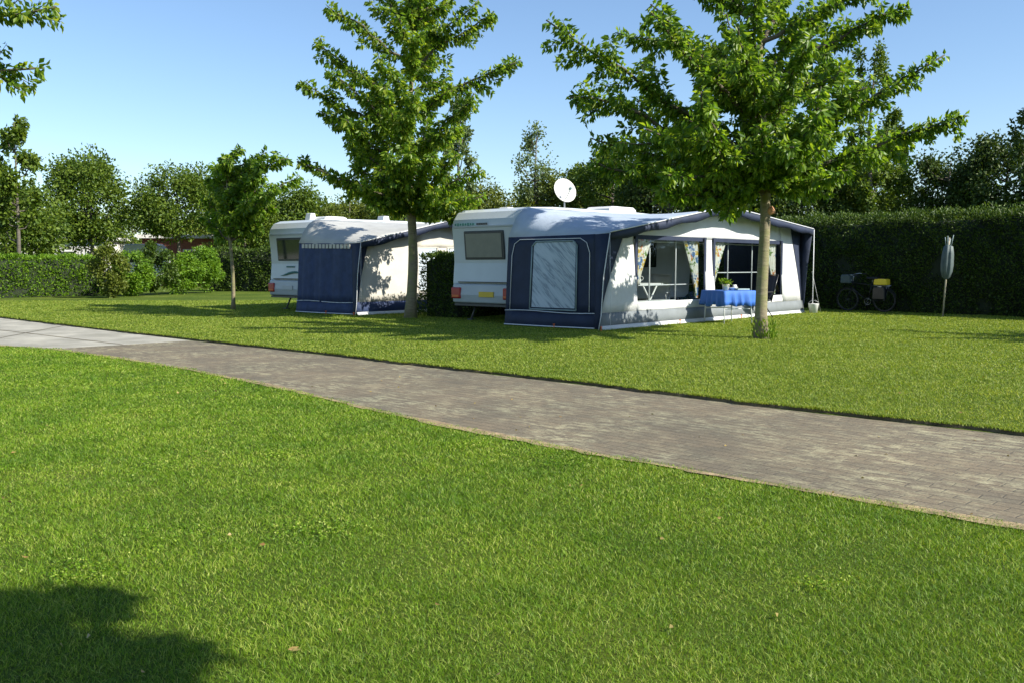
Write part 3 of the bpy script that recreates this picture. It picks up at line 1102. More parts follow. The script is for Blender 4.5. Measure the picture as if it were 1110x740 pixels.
bgp('broadleaf_tree', 'low olive tree just left of the satellite dish', 528, 196, 42, 50, 0.8, 6500, 0.18, L_OLIVE, 40)
bgp('birch_tree', 'thin open-crowned tree against the sky between the two cherries', 580, 122, 38, 46, 3.6, 1500, 0.15, L_PALE, 41, clumps=24, airy=True, shape='cone')
bgp('broadleaf_tree', 'olive green tree right behind the satellite dish', 605, 188, 44, 47, 0.8, 6500, 0.18, L_OLIVE, 42)
bgp('broadleaf_tree', 'yellow-green tree right of the dish and under the cherry branches', 665, 150, 40, 45, 0.8, 7000, 0.18, L_MID, 43)
bgp('broadleaf_tree', 'broad olive tree filling the gap below the thin open-crowned tree', 566, 200, 36, 52, 0.8, 6000, 0.18, L_OLIVE, 55)
bgp('broadleaf_tree', 'mid green tree between the dish and the yellow-green tree', 636, 172, 34, 49, 0.8, 6000, 0.18, L_MID, 56)
bgp('broadleaf_tree', 'olive tree low behind the smaller awning roof', 408, 202, 34, 62, 0.8, 5000, 0.2, L_OLIVE, 57)
bgp('broadleaf_tree', 'olive tree behind the left part of the big cherry crown', 695, 158, 36, 50, 0.8, 6000, 0.18, L_OLIVE, 58)
bgp('broadleaf_tree', 'dark tree above the dark square hedge at the left', 290, 205, 34, 62, 0.8, 5000, 0.2, L_DARK, 59)
bgp('broadleaf_tree', 'shady tree between the two rounded trees at the left', 142, 222, 30, 64, 0.8, 4500, 0.2, L_MID, 60)
bgp('broadleaf_tree', 'dark tree above the awning roof left of the peak', 728, 140, 46, 42, 0.8, 8000, 0.17, L_DARK, 44, clumps=32)
bgp('broadleaf_tree', 'dark tree directly behind the big cherry trunk', 800, 150, 50, 41, 0.8, 8000, 0.17, L_MID, 45, clumps=32)
bgp('broadleaf_tree', 'dense tree above the left end of the tall hedge', 872, 155, 48, 40, 0.8, 8000, 0.17, L_DARK, 46, clumps=32)
bgp('broadleaf_tree', 'green tree behind the hedge above the bicycle', 940, 168, 46, 40, 0.8, 8000, 0.17, L_MID, 47, clumps=32)
bgp('poplar_tree', 'tall airy tree rising behind the right side of the big cherry', 948, 22, 34, 38, 3.0, 3600, 0.15, L_MID, 48, clumps=34, airy=True, shape='tall')
bgp('conifer_tree', 'slim pointed dark tree against the sky right of the big cherry', 976, 128, 24, 41, 2.0, 2400, 0.14, L_DARK, 49, clumps=26, airy=True, shape='cone')
bgp('broadleaf_tree', 'dark tree behind the hedge above the covered clothes dryer', 1030, 158, 42, 38, 0.8, 7500, 0.16, L_DARK, 50, clumps=30)
bgp('broadleaf_tree', 'tall dark tree at the right edge behind the hedge', 1095, 134, 50, 36, 0.8, 9000, 0.16, L_DARK, 51, clumps=34)
bgp('broadleaf_tree', 'dark tree beyond the right edge of the picture', 1175, 120, 50, 34, 0.8, 5000, 0.18, L_DARK, 52)
bgp('poplar_tree', 'tall tree whose dark twig tips touch the right edge of the sky', 1150, 30, 46, 30, 2.5, 2600, 0.14, L_DARK, 53, clumps=30, airy=True, shape='tall')
bgp('broadleaf_tree', 'tree beyond the left edge of the picture', -70, 150, 60, 44, 0.8, 5000, 0.2, L_MID, 54)

# far-off wood closing the horizon
rg = np.random.default_rng(77)
n = 60000
xx = rg.uniform(-95, 95, n)
zz = rg.random(n)
hh = 6.0 + 1.6 * np.sin(xx * 0.21) + 1.0 * np.sin(xx * 0.73 + 1) + 0.6 * np.sin(xx * 1.9)
P = np.stack([xx, 92 + 5 * rg.random(n) + 1.5 * np.sin(xx * 0.5), zz ** 0.8 * hh + 0.1], 1)
Ls = 0.5 * rg.uniform(0.6, 1.4, n)
v, t = leaves_arrays(P, rg.normal(size=(n, 3)), Ls, Ls * 0.7, rg)
tag(np_mesh('distant_wood', v, t, L_OLIVE), 'distant band of woodland closing the horizon behind everything', 'woodland', kind='stuff')


# ------------------------------------------------------------------ hedges
def hedge(name, label, p0, p1, thick, h, size, dens, leafm, seed, group=None, rough=0.09, ztop=0.0, cat='hedge'):
    rg = np.random.default_rng(seed)
    p0, p1 = Vector((p0[0], p0[1], 0)), Vector((p1[0], p1[1], 0))
    L = (p1 - p0).length
    ang = math.atan2(p1.y - p0.y, p1.x - p0.x)
    root = empty(name, p0, ang, label, cat, group)
    # local: x along, y thickness (0..thick), z up. core slightly inside
    ins = 0.10
    ni = max(4, int(L / 0.4))
    cb = MB()
    ring = []
    for i in range(ni + 1):
        x = ins + (L - 2 * ins) * i / ni
        w = 0.05 * math.sin(x * 2.1 + seed) + 0.03 * math.sin(x * 5.3)
        ring.append([Vector((x, ins + w, 0)), Vector((x, ins + w, h * 0.55)), Vector((x, ins + 0.03 + w, h - ins + w)), Vector((x, thick / 2, h - ins * 0.8 + w)),
                     Vector((x, thick - ins - w, h - ins - w)), Vector((x, thick - ins - w, 0))])
    cb.grid(ring)
    nr = 6
    cb.f.append(list(range(nr)))
    cb.s.append(False)
    cb.f.append([ni * nr + k for k in range(nr)])
    cb.s.append(False)
    cb.build('stem', L_CORE, root)
    Ps, Ns = [], []

    def face(nn, fn, nrm):
        a, b = rg.random(nn), rg.random(nn)
        q = fn(a, b)
        bumpy = rough * (np.sin(q[:, 0] * 2.3 + seed) * np.sin(q[:, 2] * 3.1 + 1) + 0.6 * np.sin(q[:, 0] * 6.1) * np.sin(q[:, 1] * 5 + q[:, 2] * 5.7))
        q = q + np.array(nrm) * (bumpy + rg.normal(size=nn) * 0.035)[:, None]
        Ps.append(q)
        Ns.append(np.tile(np.array(nrm, dtype=float), (nn, 1)))
    z_ = lambda a: np.zeros_like(a)
    face(int(L * h * dens), lambda a, b: np.stack([a * L, z_(a), b * h], 1), (0, -1, 0))
    face(int(L * h * dens * 0.35), lambda a, b: np.stack([a * L, z_(a) + thick, b * h], 1), (0, 1, 0))
    face(int(L * thick * dens * 1.2), lambda a, b: np.stack([a * L, b * thick, z_(a) + h + ztop * rg.random(len(a)) ** 3], 1), (0, 0, 1))
    face(int(thick * h * dens), lambda a, b: np.stack([z_(a), a * thick, b * h], 1), (-1, 0, 0))
    face(int(thick * h * dens), lambda a, b: np.stack([z_(a) + L, a * thick, b * h], 1), (1, 0, 0))
    P, N = np.concatenate(Ps), np.concatenate(Ns)
    D = N * 0.8 + rg.normal(size=N.shape) * 0.6 + np.array([0, 0, 0.35])
    P[:, 2] = np.maximum(P[:, 2], 0.02)
    Ls = size * rg.uniform(0.6, 1.4, len(P))
    v, t = leaves_arrays(P, D, Ls, Ls * 0.55, rg)
    np_mesh('foliage', v, t, leafm, root)
    return root


# tall hedge on the right: front face runs from behind the awning to beyond the right edge
ha, hb = Vector((9.54, 27.25)), Vector((13.3, 22.55))
hd = (hb - ha).normalized()
h0, h1 = ha - hd * 12.0, hb + hd * 9.0
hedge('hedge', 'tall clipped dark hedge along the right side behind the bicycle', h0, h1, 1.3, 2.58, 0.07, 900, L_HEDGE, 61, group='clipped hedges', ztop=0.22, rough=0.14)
# left hedge, sunlight put into its leaf colour, runs away to the right
hedge('hedge', 'long sunlit green clipped hedge along the left back of the lawn', gp(-60, 325), gp(112, 320.5), 1.3, 1.62, 0.10, 420, L_HEDGEB, 62, group='clipped hedges', rough=0.12)
q = gp(228, 316)
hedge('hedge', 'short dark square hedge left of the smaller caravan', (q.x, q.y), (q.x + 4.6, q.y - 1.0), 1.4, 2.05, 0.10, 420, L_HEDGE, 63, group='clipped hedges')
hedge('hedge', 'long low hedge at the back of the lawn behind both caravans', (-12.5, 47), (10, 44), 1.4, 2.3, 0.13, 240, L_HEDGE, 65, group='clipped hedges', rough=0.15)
# shaggy shrubs between
for i, (px, top, hw, d) in enumerate([(118, 262, 20, 37.0), (142, 268, 22, 39.0), (168, 262, 22, 40.5), (195, 272, 24, 42), (222, 268, 20, 43.5)]):
    lab = ['yellowish shrub at the right end of the left clipped hedge', 'low loose shrub left of the white parked trailer', 'taller loose shrub in front of the white parked trailer',
           'broad low shrub in front of the brick bungalow', 'last shrub before the short dark square hedge'][i]
    bgp('shrub', lab, px, top, hw, d, 0.0, 3800, 0.11, [L_OLIVE, L_HEDGEB, L_HEDGE, L_HEDGEB, L_HEDGEB][i], 70 + i, clumps=26, group='loose shrubs in the left boundary', cat='shrub', trunk=False)


# ------------------------------------------------------------------ awnings and caravans
U = Vector((0.67, 0.742, 0)).normalized()
V = Vector((-U.y, U.x, 0))
ROT = math.atan2(U.y, U.x)
O1 = Vector((1.67, 18.6, 0))
O2 = Vector((-4.15, 24.07, 0))


def hedge_local():
    a = O1 + U * 1.1 + V * 5.0
    b = a + U * 5.0
    return (a.x, a.y), (b.x, b.y)


a_, b_ = hedge_local()
hedge('hedge', 'dark chest-high hedge block between the two pitches beside the caravan', a_, b_, 1.45, 1.56, 0.065, 900, L_HEDGE, 64, group='clipped hedges')


def lerp(a, b, t):
    return a + (b - a) * t


def awning(O, W, D, zl, zp, zr, label, roofm, wallm, sidem, kind):
    root = empty('awning', O, ROT, label, 'awning', 'caravan awnings')
    ov = 0.36                                           # canopy overhang

    def zfront(x):
        return lerp(zl, zp, x / (W / 2)) if x < W / 2 else lerp(zp, zr, (x - W / 2) / (W / 2))

    def zback(x):
        e = min(x, W - x)
        return 1.92 + 0.66 * (1 - (1 - min(1, e / 0.75)) ** 2.6)

    # roof sheet
    nx, ny = 40, 10
    P = []
    for i in range(nx + 1):
        x = W * (i / nx)
        if i < 6: x = W * (i / nx) * 0.5 + (W * 6 / nx * 0.5) * 0 if i < 0 else W * (i / nx)
        col = []
        for j in range(ny + 1):
            t = j / ny
            y = lerp(-ov, D, t)
            z = lerp(zfront(x), zback(x), t ** 0.9) - 0.05 * math.sin(math.pi * t) + 0.006 * math.sin(x * 7 + t * 5)
            col.append((x, y, z))
        P.append(col)
    mb = MB()
    mb.grid(P)
    mb.build('roof', roofm, root, solid=0.006)
    # canopy trim and its valance, dark
    mb = MB()
    P = []
    for i in range(33):
        x = W * i / 32
        dz = 0.13 + (0.05 * math.sin(x * 2.4) ** 2)
        P.append([(x, -ov - 0.012, zfront(x) + 0.012), (x, -ov - 0.016, zfront(x) - dz * 0.45), (x, -ov - 0.004, zfront(x) - dz)])
    mb.grid(P)
    mb.build('canopy_edge', M_NAVY, root, solid=0.012)
    # thin pale piping on the roof front edge
    mb = MB()
    mb.tube([(W * i / 16, -ov - 0.02, zfront(W * i / 16) + 0.02) for i in range(17)], 0.012, 6)
    mb.build('piping', M_ALU, root)
    # wings
    for x in (0.0, W):
        zz = zfront(x)
        mb = MB()
        mb.grid([[(x, -ov, zz - 0.01), (x, -ov * 0.5, zz - 0.01), (x, 0, zz - 0.02)], [(x, -ov * 0.62, zz * 0.55), (x, -ov * 0.3, zz * 0.55), (x, 0, zz * 0.55)],
                 [(x, -0.16, 0.3), (x, -0.08, 0.3), (x, 0, 0.3)], [(x, -0.10, 0.02), (x, -0.05, 0.02), (x, 0, 0.02)]])
        mb.build('wing', M_NAVY, root, solid=0.006)
    # storm pole at the right canopy corner and piping down each wing
    mb = MB()
    mb.tube([(W + 0.02, -ov - 0.02, zr), (W + 0.03, -ov - 0.03, 0.0)], 0.013, 6)
    mb.build('canopy_pole', M_ALU, root)
    mb = MB()
    mb.tube([(-0.015, -ov - 0.015, zl), (-0.015, -ov * 0.62, zl * 0.55), (-0.015, -0.17, 0.3), (-0.015, -0.11, 0.0)], 0.010, 6)
    mb.build('wing_piping', M_ALU, root)

    # side panels ------------------------------------------------------
    def side(x, windowed):
        sgn = -1 if x == 0 else 1
        ft = zfront(x)

        def ztop(y):
            return lerp(ft, 1.92, y / D) - 0.015
        P = []
        nyy = 36
        for i in range(nyy + 1):
            y = D * i / nyy
            col = []
            for j in range(9):
                t = j / 8
                z = lerp(0.33, ztop(y), t)
                fold = 0.0 if windowed else 0.012 * math.sin(y * 24) * (0.4 + 0.6 * (1 - t)) + 0.02 * math.sin(y * 9)
                bulge = sgn * 0.10 * (1 - t) * min(1, y / 1.2)
                col.append((x + bulge + fold, y, z))
            P.append(col)
        m = MB()
        m.grid(P)
        pnl = m.build('side_panel', sidem, root, solid=0.006)
        m = MB()
        bl = lambda yy: min(1, yy / 1.2)
        m.grid([[(x + sgn * 0.10 * bl(D * i / 10), D * i / 10, 0.33), (x + sgn * 0.115 * bl(D * i / 10) + 0.005 * math.sin(i), D * i / 10, 0.16), (x + sgn * 0.14 * bl(D * i / 10), D * i / 10, 0.015)] for i in range(11)])
        m.build('skirt', M_NAVY if kind == 1 else M_NAVY2, root, solid=0.006)
        m = MB()
        m.tube([(x + sgn * (0.012 + 0.106 * bl(D * i / 8)), D * i / 8, 0.335 - 0.015 * math.sin(i * 0.8)) for i in range(9)], 0.009, 6)
        m.tube([(x + sgn * (0.012 + 0.135 * bl(D * i / 8)), D * i / 8, 0.035) for i in range(9)], 0.012, 6)
        m.build('skirt_piping', M_ALU, root)
        if windowed:
            def pt(y, z, off):
                t = (z - 0.33) / (ztop(y) - 0.33)
                return (x + sgn * (0.10 * (1 - t) * min(1, y / 1.2) + off), y, z)
            m = MB()
            m.grid([[pt(0.48 + 1.12 * i / 12, 0.42 + 1.36 * j / 12, 0.012) for j in range(13)] for i in range(13)])
            win = m.build('window', M_CREASE, pnl)
            m = MB()
            ya, yb, za, zb_ = 0.44, 1.64, 0.38, 1.80
            fr = [pt(ya, za, .022), pt(ya, zb_ - .1, .022), pt(ya + .1, zb_, .022), pt(yb - .1, zb_, .022), pt(yb, zb_ - .1, .022), pt(yb, za, .022), pt(ya, za, .022)]
            for a, b in zip(fr[:-1], fr[1:]):
                m.tube([a, b], 0.016, 6)
            m.build('window_frame', M_COVER, win)
            m = MB()
            fr = [pt(0.12, .36, .02), pt(.12, 1.55, .02), pt(.2, 1.76, .02), pt(.36, 1.85, .02), pt(D - .35, 1.85, .02), pt(D - .2, 1.76, .02), pt(D - .14, 1.5, .02), pt(D - .14, .36, .02)]
            m.tube(fr, 0.008, 6)
            m.build('zip', M_ALU, pnl)
        else:
            # pale scalloped trim under the roof edge
            m = MB()
            for k in range(14):
                y = 0.1 + (D - 0.35) * k / 13
                m.box((x + sgn * 0.035, y, ztop(y) - 0.075), (0.012, 0.11, 0.11))
            m.build('scalloped_trim', M_CREAM, pnl)
    side(0, kind == 1)
    side(W, True)

    # front wall ---------------------------------------------------------
    ins = 1.08 if kind == 1 else 0.55
    insr = 0.62 if kind == 1 else 0.5
    Y0 = 0.0

    def yw(z):
        return -0.12 * max(0, 1 - z / 1.9)
    zs = 0.34

    def wall_poly(x0, x1, za, zb):
        """quad grid between x0..x1; za/zb may be callables"""
        m = []
        nxx = max(2, int(abs(x1 - x0) / 0.25))
        for i in range(nxx + 1):
            x = lerp(x0, x1, i / nxx)
            a = za(x) if callable(za) else za
            b = zb(x) if callable(zb) else zb
            m.append([(x, yw(lerp(a, b, j / 6)) + 0.008 * math.sin(x * 5 + j), lerp(a, b, j / 6)) for j in range(7)])
        return m
    if kind == 1:
        w1, w2, w3, w4 = 1.38, 4.2, 4.62, 8.15
        wz0, wz1 = 0.52, 1.90
    else:
        w1, w2, w3, w4 = 2.25, 3.0, 3.4, 4.9
        wz0, wz1 = 0.6, 1.80
    top = lambda x: zfront(x) - 0.03
    m = MB()
    m.grid(wall_poly(w1, w4, wz1, top))
    m.grid(wall_poly(w2, w3, wz0, wz1))
    m.grid(wall_poly(w1, w4, zs, wz0))
    # side pieces, slanting outer edge
    for (xa, xb, xo) in ((ins, w1, 0.10), (W - insr, w4, W - 0.10)):
        rows = []
        for j in range(9):
            t = j / 8
            outer = lerp(xo, xa, t ** 1.3)
            tz = top(outer) if t == 1 else None
            rows.append([(lerp(outer, xb, i / 5), yw(lerp(zs, top(lerp(outer, xb, i / 5)), t)), lerp(zs, top(lerp(outer, xb, i / 5)), t)) for i in range(6)])
        m.grid(rows)
    fw = m.build('front_wall', wallm, root, solid=0.006)
    # dark slanting corners
    for (xo, xa, xc) in ((0.10, ins, 0.0), (W - 0.10, W - insr, W)):
        m = MB()
        rows = []
        for j in range(9):
            t = j / 8
            outer = lerp(xo, xa, t ** 1.3)
            rows.append([(lerp(xc, outer, i / 3), yw(lerp(zs, top(lerp(xc, outer, i / 3)), t)) + 0.004, lerp(zs, top(lerp(xc, outer, i / 3)), t)) for i in range(4)])
        m.grid(rows)
        m.build('corner_panel', M_NAVY, root, solid=0.006)
    # skirt, pale hem
    m = MB()
    m.grid([[(W * i / 24, yw(zs) - 0.004, zs), (W * i / 24, -0.125 + 0.012 * math.sin(i * 1.3), 0.2), (W * i / 24, -0.15 + 0.01 * math.sin(i * 2), 0.07)] for i in range(25)])
    m.build('skirt', M_GREYC if kind == 1 else M_NAVY2, root, solid=0.006)
    m = MB()
    m.grid([[(W * i / 24, -0.155, 0.085), (W * i / 24, -0.17, 0.05), (W * i / 24, -0.215 - 0.01 * math.sin(i * 1.7), 0.008)] for i in range(25)])
    m.build('hem', M_CANVAS, root, solid=0.008)
    if kind == 1:
        for (xa, xb) in ((w1, w2), (w3, w4)):
            m = MB()
            m.grid([[(lerp(xa, xb, i / 8), yw(lerp(wz0, wz1, j / 8)) + 0.01, lerp(wz0, wz1, j / 8)) for j in range(9)] for i in range(9)])
            win = m.build('window', M_GLASS, fw)
            m = MB()
            for a, b in (((xa, wz0), (xa, wz1)), ((xb, wz0), (xb, wz1)), ((xa, wz1), (xb, wz1))):
                m.box(((a[0] + b[0]) / 2, yw((a[1] + b[1]) / 2) - 0.006, (a[1] + b[1]) / 2), (abs(b[0] - a[0]) + 0.09, 0.014, abs(b[1] - a[1]) + 0.09))
            m.build('window_border', M_NAVY, win)
            # curtains, tied in towards the outer edges
            for sgn, xe in ((1, xa), (-1, xb)):
                wid = 0.74
                rows = []
                for i in range(25):
                    s = i / 24
                    col = []
                    for j in range(13):
                        t = j / 12
                        wloc = lerp(0.16, wid, max(0, (t - 0.1) / 0.9) ** 1.2)
                        xx_ = xe + sgn * (0.04 + wloc * s)
                        col.append((xx_, 0.10 + 0.028 * math.sin(s * 30), lerp(wz0 + 0.02, wz1 - 0.02, t)))
                    rows.append(col)
                m = MB()
                m.grid(rows)
                m.build('curtain', M_FLORAL, win)
        # inner frame poles seen through the windows
        m = MB()
        for x in (2.28, 3.35, 5.75, 7.0):
            m.tube([(x, 0.22, 0.02), (x, 0.22, zfront(x) - 0.1)], 0.018, 6)
        m.tube([(w3 + .1, 0.24, 1.12), (w4 - .1, 0.24, 1.12)], 0.015, 6)
        m.tube([(w1 + .1, 0.24, 0.86), (w2 - .1, 0.24, 0.86)], 0.015, 6)
        m.tube([(w1, 0.22, 1.82), (w4, 0.22, 1.82)], 0.015, 6)
        m.build('frame_pole', M_ALU, root)
    else:
        for (xa, xb) in ((w1, w2), (w3, w4)):
            m = MB()
            m.grid([[(lerp(xa, xb, i / 4), yw(lerp(wz0, wz1, j / 4)) - 0.004, lerp(wz0, wz1, j / 4)) for j in range(5)] for i in range(5)])
            win = m.build('window', M_PANEL, fw)
            m = MB()
            for a, b in (((xa, wz0), (xa, wz1)), ((xb, wz0), (xb, wz1)), ((xa, wz1), (xb, wz1)), ((xa, wz0), (xb, wz0))):
                m.box(((a[0] + b[0]) / 2, yw((a[1] + b[1]) / 2) - 0.012, (a[1] + b[1]) / 2), (abs(b[0] - a[0]) + 0.03, 0.01, abs(b[1] - a[1]) + 0.03))
            m.build('window_border', M_CREAM, win)
    # groundsheet
    m = MB()
    m.box((W / 2, D / 2, 0.012), (W - 0.3, D - 0.1, 0.006))
    m.build('groundsheet', M_FLOORSH, root)
    # guy lines and pegs
    for (x, y, z, dx, dy) in ((0, -ov, zl, -0.12, -0.12), (W, -ov, zr * 0.5, 0.4, -0.1)):
        m = MB()
        m.tube([(x, y, z), (x + dx, y + dy, 0.03)], 0.004, 5)
        m.build('guy_line', M_ALU, root)
    for (x, y) in ((-0.25, -0.35), (-0.20, 0.9), (W * .3, -0.26), (W * .6, -0.26)):
        m = MB()
        m.tube([(x, y, -0.05), (x, y, 0.09)], 0.012, 6)
        m.box((x, y, 0.09), (0.05, 0.02, 0.02))
        m.build('peg', M_ORANGE, root)
    return root


M_PANEL = mat('blue_grey_panel', (0.45, 0.52, 0.58), 0.5, 0.06)
awning(O1, 9.35, 2.35, 1.94, 2.66, 2.27, 'large blue-roofed awning with white front, two curtained windows and a navy end', M_ROOF, M_CANVAS, M_NAVY, 1)
awning(O2, 6.5, 2.35, 1.88, 2.55, 2.0, 'smaller pale-roofed awning with navy curtain side and cream front left of the hedge block', M_ROOF2, M_CREAM, M_NAVY2, 2)


def caravan(O, x0, y0, length, width, label, kind):
    root = empty('caravan', O + U * x0 + V * y0, ROT, label, 'caravan', 'touring caravans')
    L = length
    prof = [(0.10, 0.42), (0.0, 0.52), (-0.04, 0.9), (0.0, 1.35), (-0.02, 1.75), (-0.07, 2.15), (-0.02, 2.36), (0.10, 2.52), (0.32, 2.60), (1.2, 2.64), (L * 0.6, 2.66), (L - 1.0, 2.62),
            (L - 0.35, 2.48), (L - 0.05, 2.0), (L, 1.45), (L - 0.05, 0.9), (L - 0.1, 0.5), (L - 0.3, 0.42)]
    mb = MB()
    mb.prism(prof, 'y', 0.0, width)
    mb.build('body', M_CARA, root, bevel=0.06)
    # upper rear crease panel
    mb = MB()
    mb.box((-0.085, width / 2, 2.19), (0.03, width - 0.16, 0.03))
    mb.build('rear_trim', M_CARA2, root)
    # rear window
    w0, w1 = (0.44, width - 0.42)
    mb = MB()
    mb.box((-0.035, (w0 + w1) / 2, 1.76), (0.05, w1 - w0, 0.66), mtx=Matrix.Rotation(R(-5), 3, 'Y'))
    win = mb.build('window', M_CARAD, root, bevel=0.05)
    mb = MB()
    mb.box((-0.066, (w0 + w1) / 2, 1.755), (0.008, w1 - w0 - 0.14, 0.54), mtx=Matrix.Rotation(R(-5), 3, 'Y'))
    mb.build('pane', M_BLIND if kind == 1 else M_DKGLASS, win)
    # bumper block
    mb = MB()
    mb.prism([(0.02, 0.40), (-0.12, 0.44), (-0.15, 0.62), (-0.12, 0.86), (0.0, 0.90)], 'y', 0.10, width - 0.10)
    mb.build('bumper', M_CARA2, root, bevel=0.03)
    mb = MB()
    mb.box((-0.02, width / 2, 0.915), (0.16, width - 0.5, 0.02))
    mb.box((-0.06, width / 2, 0.39), (0.10, width - 0.3, 0.05))
    mb.build('bumper_trim', M_CARAD, root)
    for y in (0.24, width - 0.24):
        mb = MB()
        mb.box((-0.14, y, 0.66), (0.07, 0.30, 0.26))
        tl = mb.build('tail_light', M_RED, root, bevel=0.03)
        mb = MB()
        mb.box((-0.178, y, 0.59), (0.012, 0.22, 0.05))
        mb.build('indicator', M_ORANGE, tl)
    if kind == 1:
        mb = MB()
        mb.box((-0.158, width / 2 - 0.16, 0.64), (0.02, 0.46, 0.12))
        pl = mb.build('number_plate', M_YPLATE, root)
        # tiny lettering and dark mark on the upper rear
        mb = MB()
        yy = width - 0.16
        for k, hgt_ in enumerate((.05, .07, .05, .06, .05, .07, .05, .05)):
            mb.box((-0.074, yy, 2.245), (0.008, 0.055, hgt_))
            yy -= 0.082
        mb.build('lettering', M_GREENW, root)
        mb = MB()
        for k in range(5):
            mb.box((-0.074, yy - 0.05 - k * 0.07, 2.245), (0.008, 0.06, 0.045))
        mb.build('emblem', M_CARAD, root)
    else:
        mb = MB()
        P = [(-0.045, 0.45 + 1.1 * i / 16, 1.05 + 0.055 * math.sin(i / 16 * math.pi * 1.4)) for i in range(17)]
        mb.tube(P, [0.006 + 0.03 * math.sin(math.pi * i / 16) for i in range(17)], 6)
        mb.build('emblem', M_GREENW, root)
        mb = MB()
        for k in range(5):
            mb.box((-0.03, width / 2 + 0.18 - 0.08 * k, 1.26), (0.02, 0.055, 0.04))
        mb.build('lettering', M_GREENW, root)
        mb = MB()
        mb.box((-0.155, width / 2, 0.66), (0.02, 0.5, 0.12))
        mb.build('number_plate', M_CARA2, root)
    # wheels
    for y in (0.10, width - 0.10):
        mb = MB()
        mb.torus((L * 0.52, y, 0.32), 0.235, 0.088, 'Y')
        wh = mb.build('wheel', M_RUB, root)
        mb = MB()
        mb.lathe((L * 0.52, y, 0.32), [(0.17, -0.06), (0.17, 0.06), (0.05, 0.075)], 18, mtx=Matrix.Rotation(R(90), 3, 'X'))
        mb.build('rim', M_STEEL, wh)
    # corner steadies
    for (x, y) in ((0.35, 0.25), (0.35, width - 0.25), (L - 0.5, 0.25), (L - 0.5, width - 0.25)):
        mb = MB()
        mb.tube([(x + 0.2, y, 0.42), (x, y, 0.03)], 0.025, 6)
        mb.box((x, y, 0.02), (0.14, 0.14, 0.03))
        mb.build('corner_steady', M_DKSTEEL, root)
    mb = MB()
    mb.tube([(L * 0.9, 0.4, 0.45), (L + 1.1, width / 2, 0.42)], 0.04, 6)
    mb.tube([(L * 0.9, width - 0.4, 0.45), (L + 1.1, width / 2, 0.42)], 0.04, 6)
    mb.tube([(L + 1.0, width / 2, 0.0), (L + 1.0, width / 2, 0.6)], 0.035, 8)
    mb.build('drawbar', M_STEEL, root)
    # windows and door towards the awning
    for (xa, xb, za, zb) in ((1.0, 2.2, 1.25, 1.95), (4.2, 5.4, 1.25, 1.95)):
        mb = MB()
        mb.box(((xa + xb) / 2, -0.012, (za + zb) / 2), (xb - xa, 0.04, zb - za))
        s = mb.build('side_window', M_DKGLASS, root, bevel=0.04)
    mb = MB()
    mb.box((3.15, -0.01, 1.35), (0.65, 0.03, 1.75))
    dr = mb.build('door', M_CARA2, root, bevel=0.03)
    mb = MB()
    mb.box((3.4, -0.04, 1.3), (0.04, 0.04, 0.16))
    mb.build('handle', M_CARAD, dr)
    # roof hatches
    hs = ((4.75, 1.0, 1.25, 0.8, 0.19), (1.3, 1.6, 0.3, 0.3, 0.06)) if kind == 1 else ((1.35, 1.0, 0.85, 0.6, 0.10), (0.9, 1.35, 0.25, 0.25, 0.20), (3.4, 1.0, 0.3, 0.3, 0.2))
    for (x, y, sx, sy, hh_) in hs:
        mb = MB()
        mb.prism([(x - sx / 2, 2.64), (x - sx / 2 + .04, 2.64 + hh_ * .7), (x - sx / 2 + .16, 2.64 + hh_), (x + sx / 2 - .16, 2.64 + hh_), (x + sx / 2 - .04, 2.64 + hh_ * .7), (x + sx / 2, 2.64)]
                 if sx > .4 else [(x - sx / 2, 2.62), (x - sx / 2 + .05, 2.64 + hh_), (x + sx / 2 - .05, 2.64 + hh_), (x + sx / 2, 2.62)], 'y', y - sy / 2, y + sy / 2)
        mb.build('roof_hatch', M_WPLASTIC, root, bevel=0.02)
    return root


caravan(O1, 0.42, 2.38, 7.2, 2.12, 'white caravan with blinded rear window and yellow number plate beside the navy awning end', 1)
caravan(O2, 0.50, 2.38, 6.0, 2.12, 'smaller white caravan with dark rear window at the left of the pitches', 2)

# satellite dish standing on the larger caravan's roof
c = dp(612, 207, 23.2)
root = empty('satellite_dish', (c.x, c.y, 2.65), 0, 'white round satellite dish on a short mast on the larger caravan roof', 'satellite dish')
dv = Vector((0.45, -0.82, 0.32)).normalized()
mtx = dv.to_track_quat('Z', 'Y').to_matrix()
cc = Vector((0.0, 0, c.z - 2.65))
mb = MB()
prof = [(0.001, -0.07), (0.10, -0.062), (0.2, -0.035), (0.28, 0.0), (0.315, 0.02), (0.315, 0.03), (0.28, 0.012), (0.2, -0.022), (0.10, -0.05), (0.001, -0.058)]
mb.lathe(cc, prof, 32, mtx=mtx)
mb.build('reflector', M_DISH, root)
mb = MB()
mb.tube([(0, 0, 0), (0, 0.03, cc.z * 0.6), cc - dv * 0.1], 0.02, 8)
mb.lathe((0, 0, 0), [(0.1, 0), (0.1, 0.03), (0.03, 0.05)], 12)
mb.build('mast', M_STEEL, root)
mb = MB()
e = cc + dv * 0.33 + Vector((0, 0, -0.06))
mb.tube([cc + mtx @ Vector((0, -0.3, 0)) if False else cc - Vector((0, 0, 0.26)), e], 0.01, 6)
mb.tube([e, e - dv * 0.09], 0.032, 8)
mb.build('receiver_arm', M_COVER, root)


# ------------------------------------------------------------------ small things
def loc1(x, y, z=0.0):
    return O1 + U * x + V * y + Vector((0, 0, z))


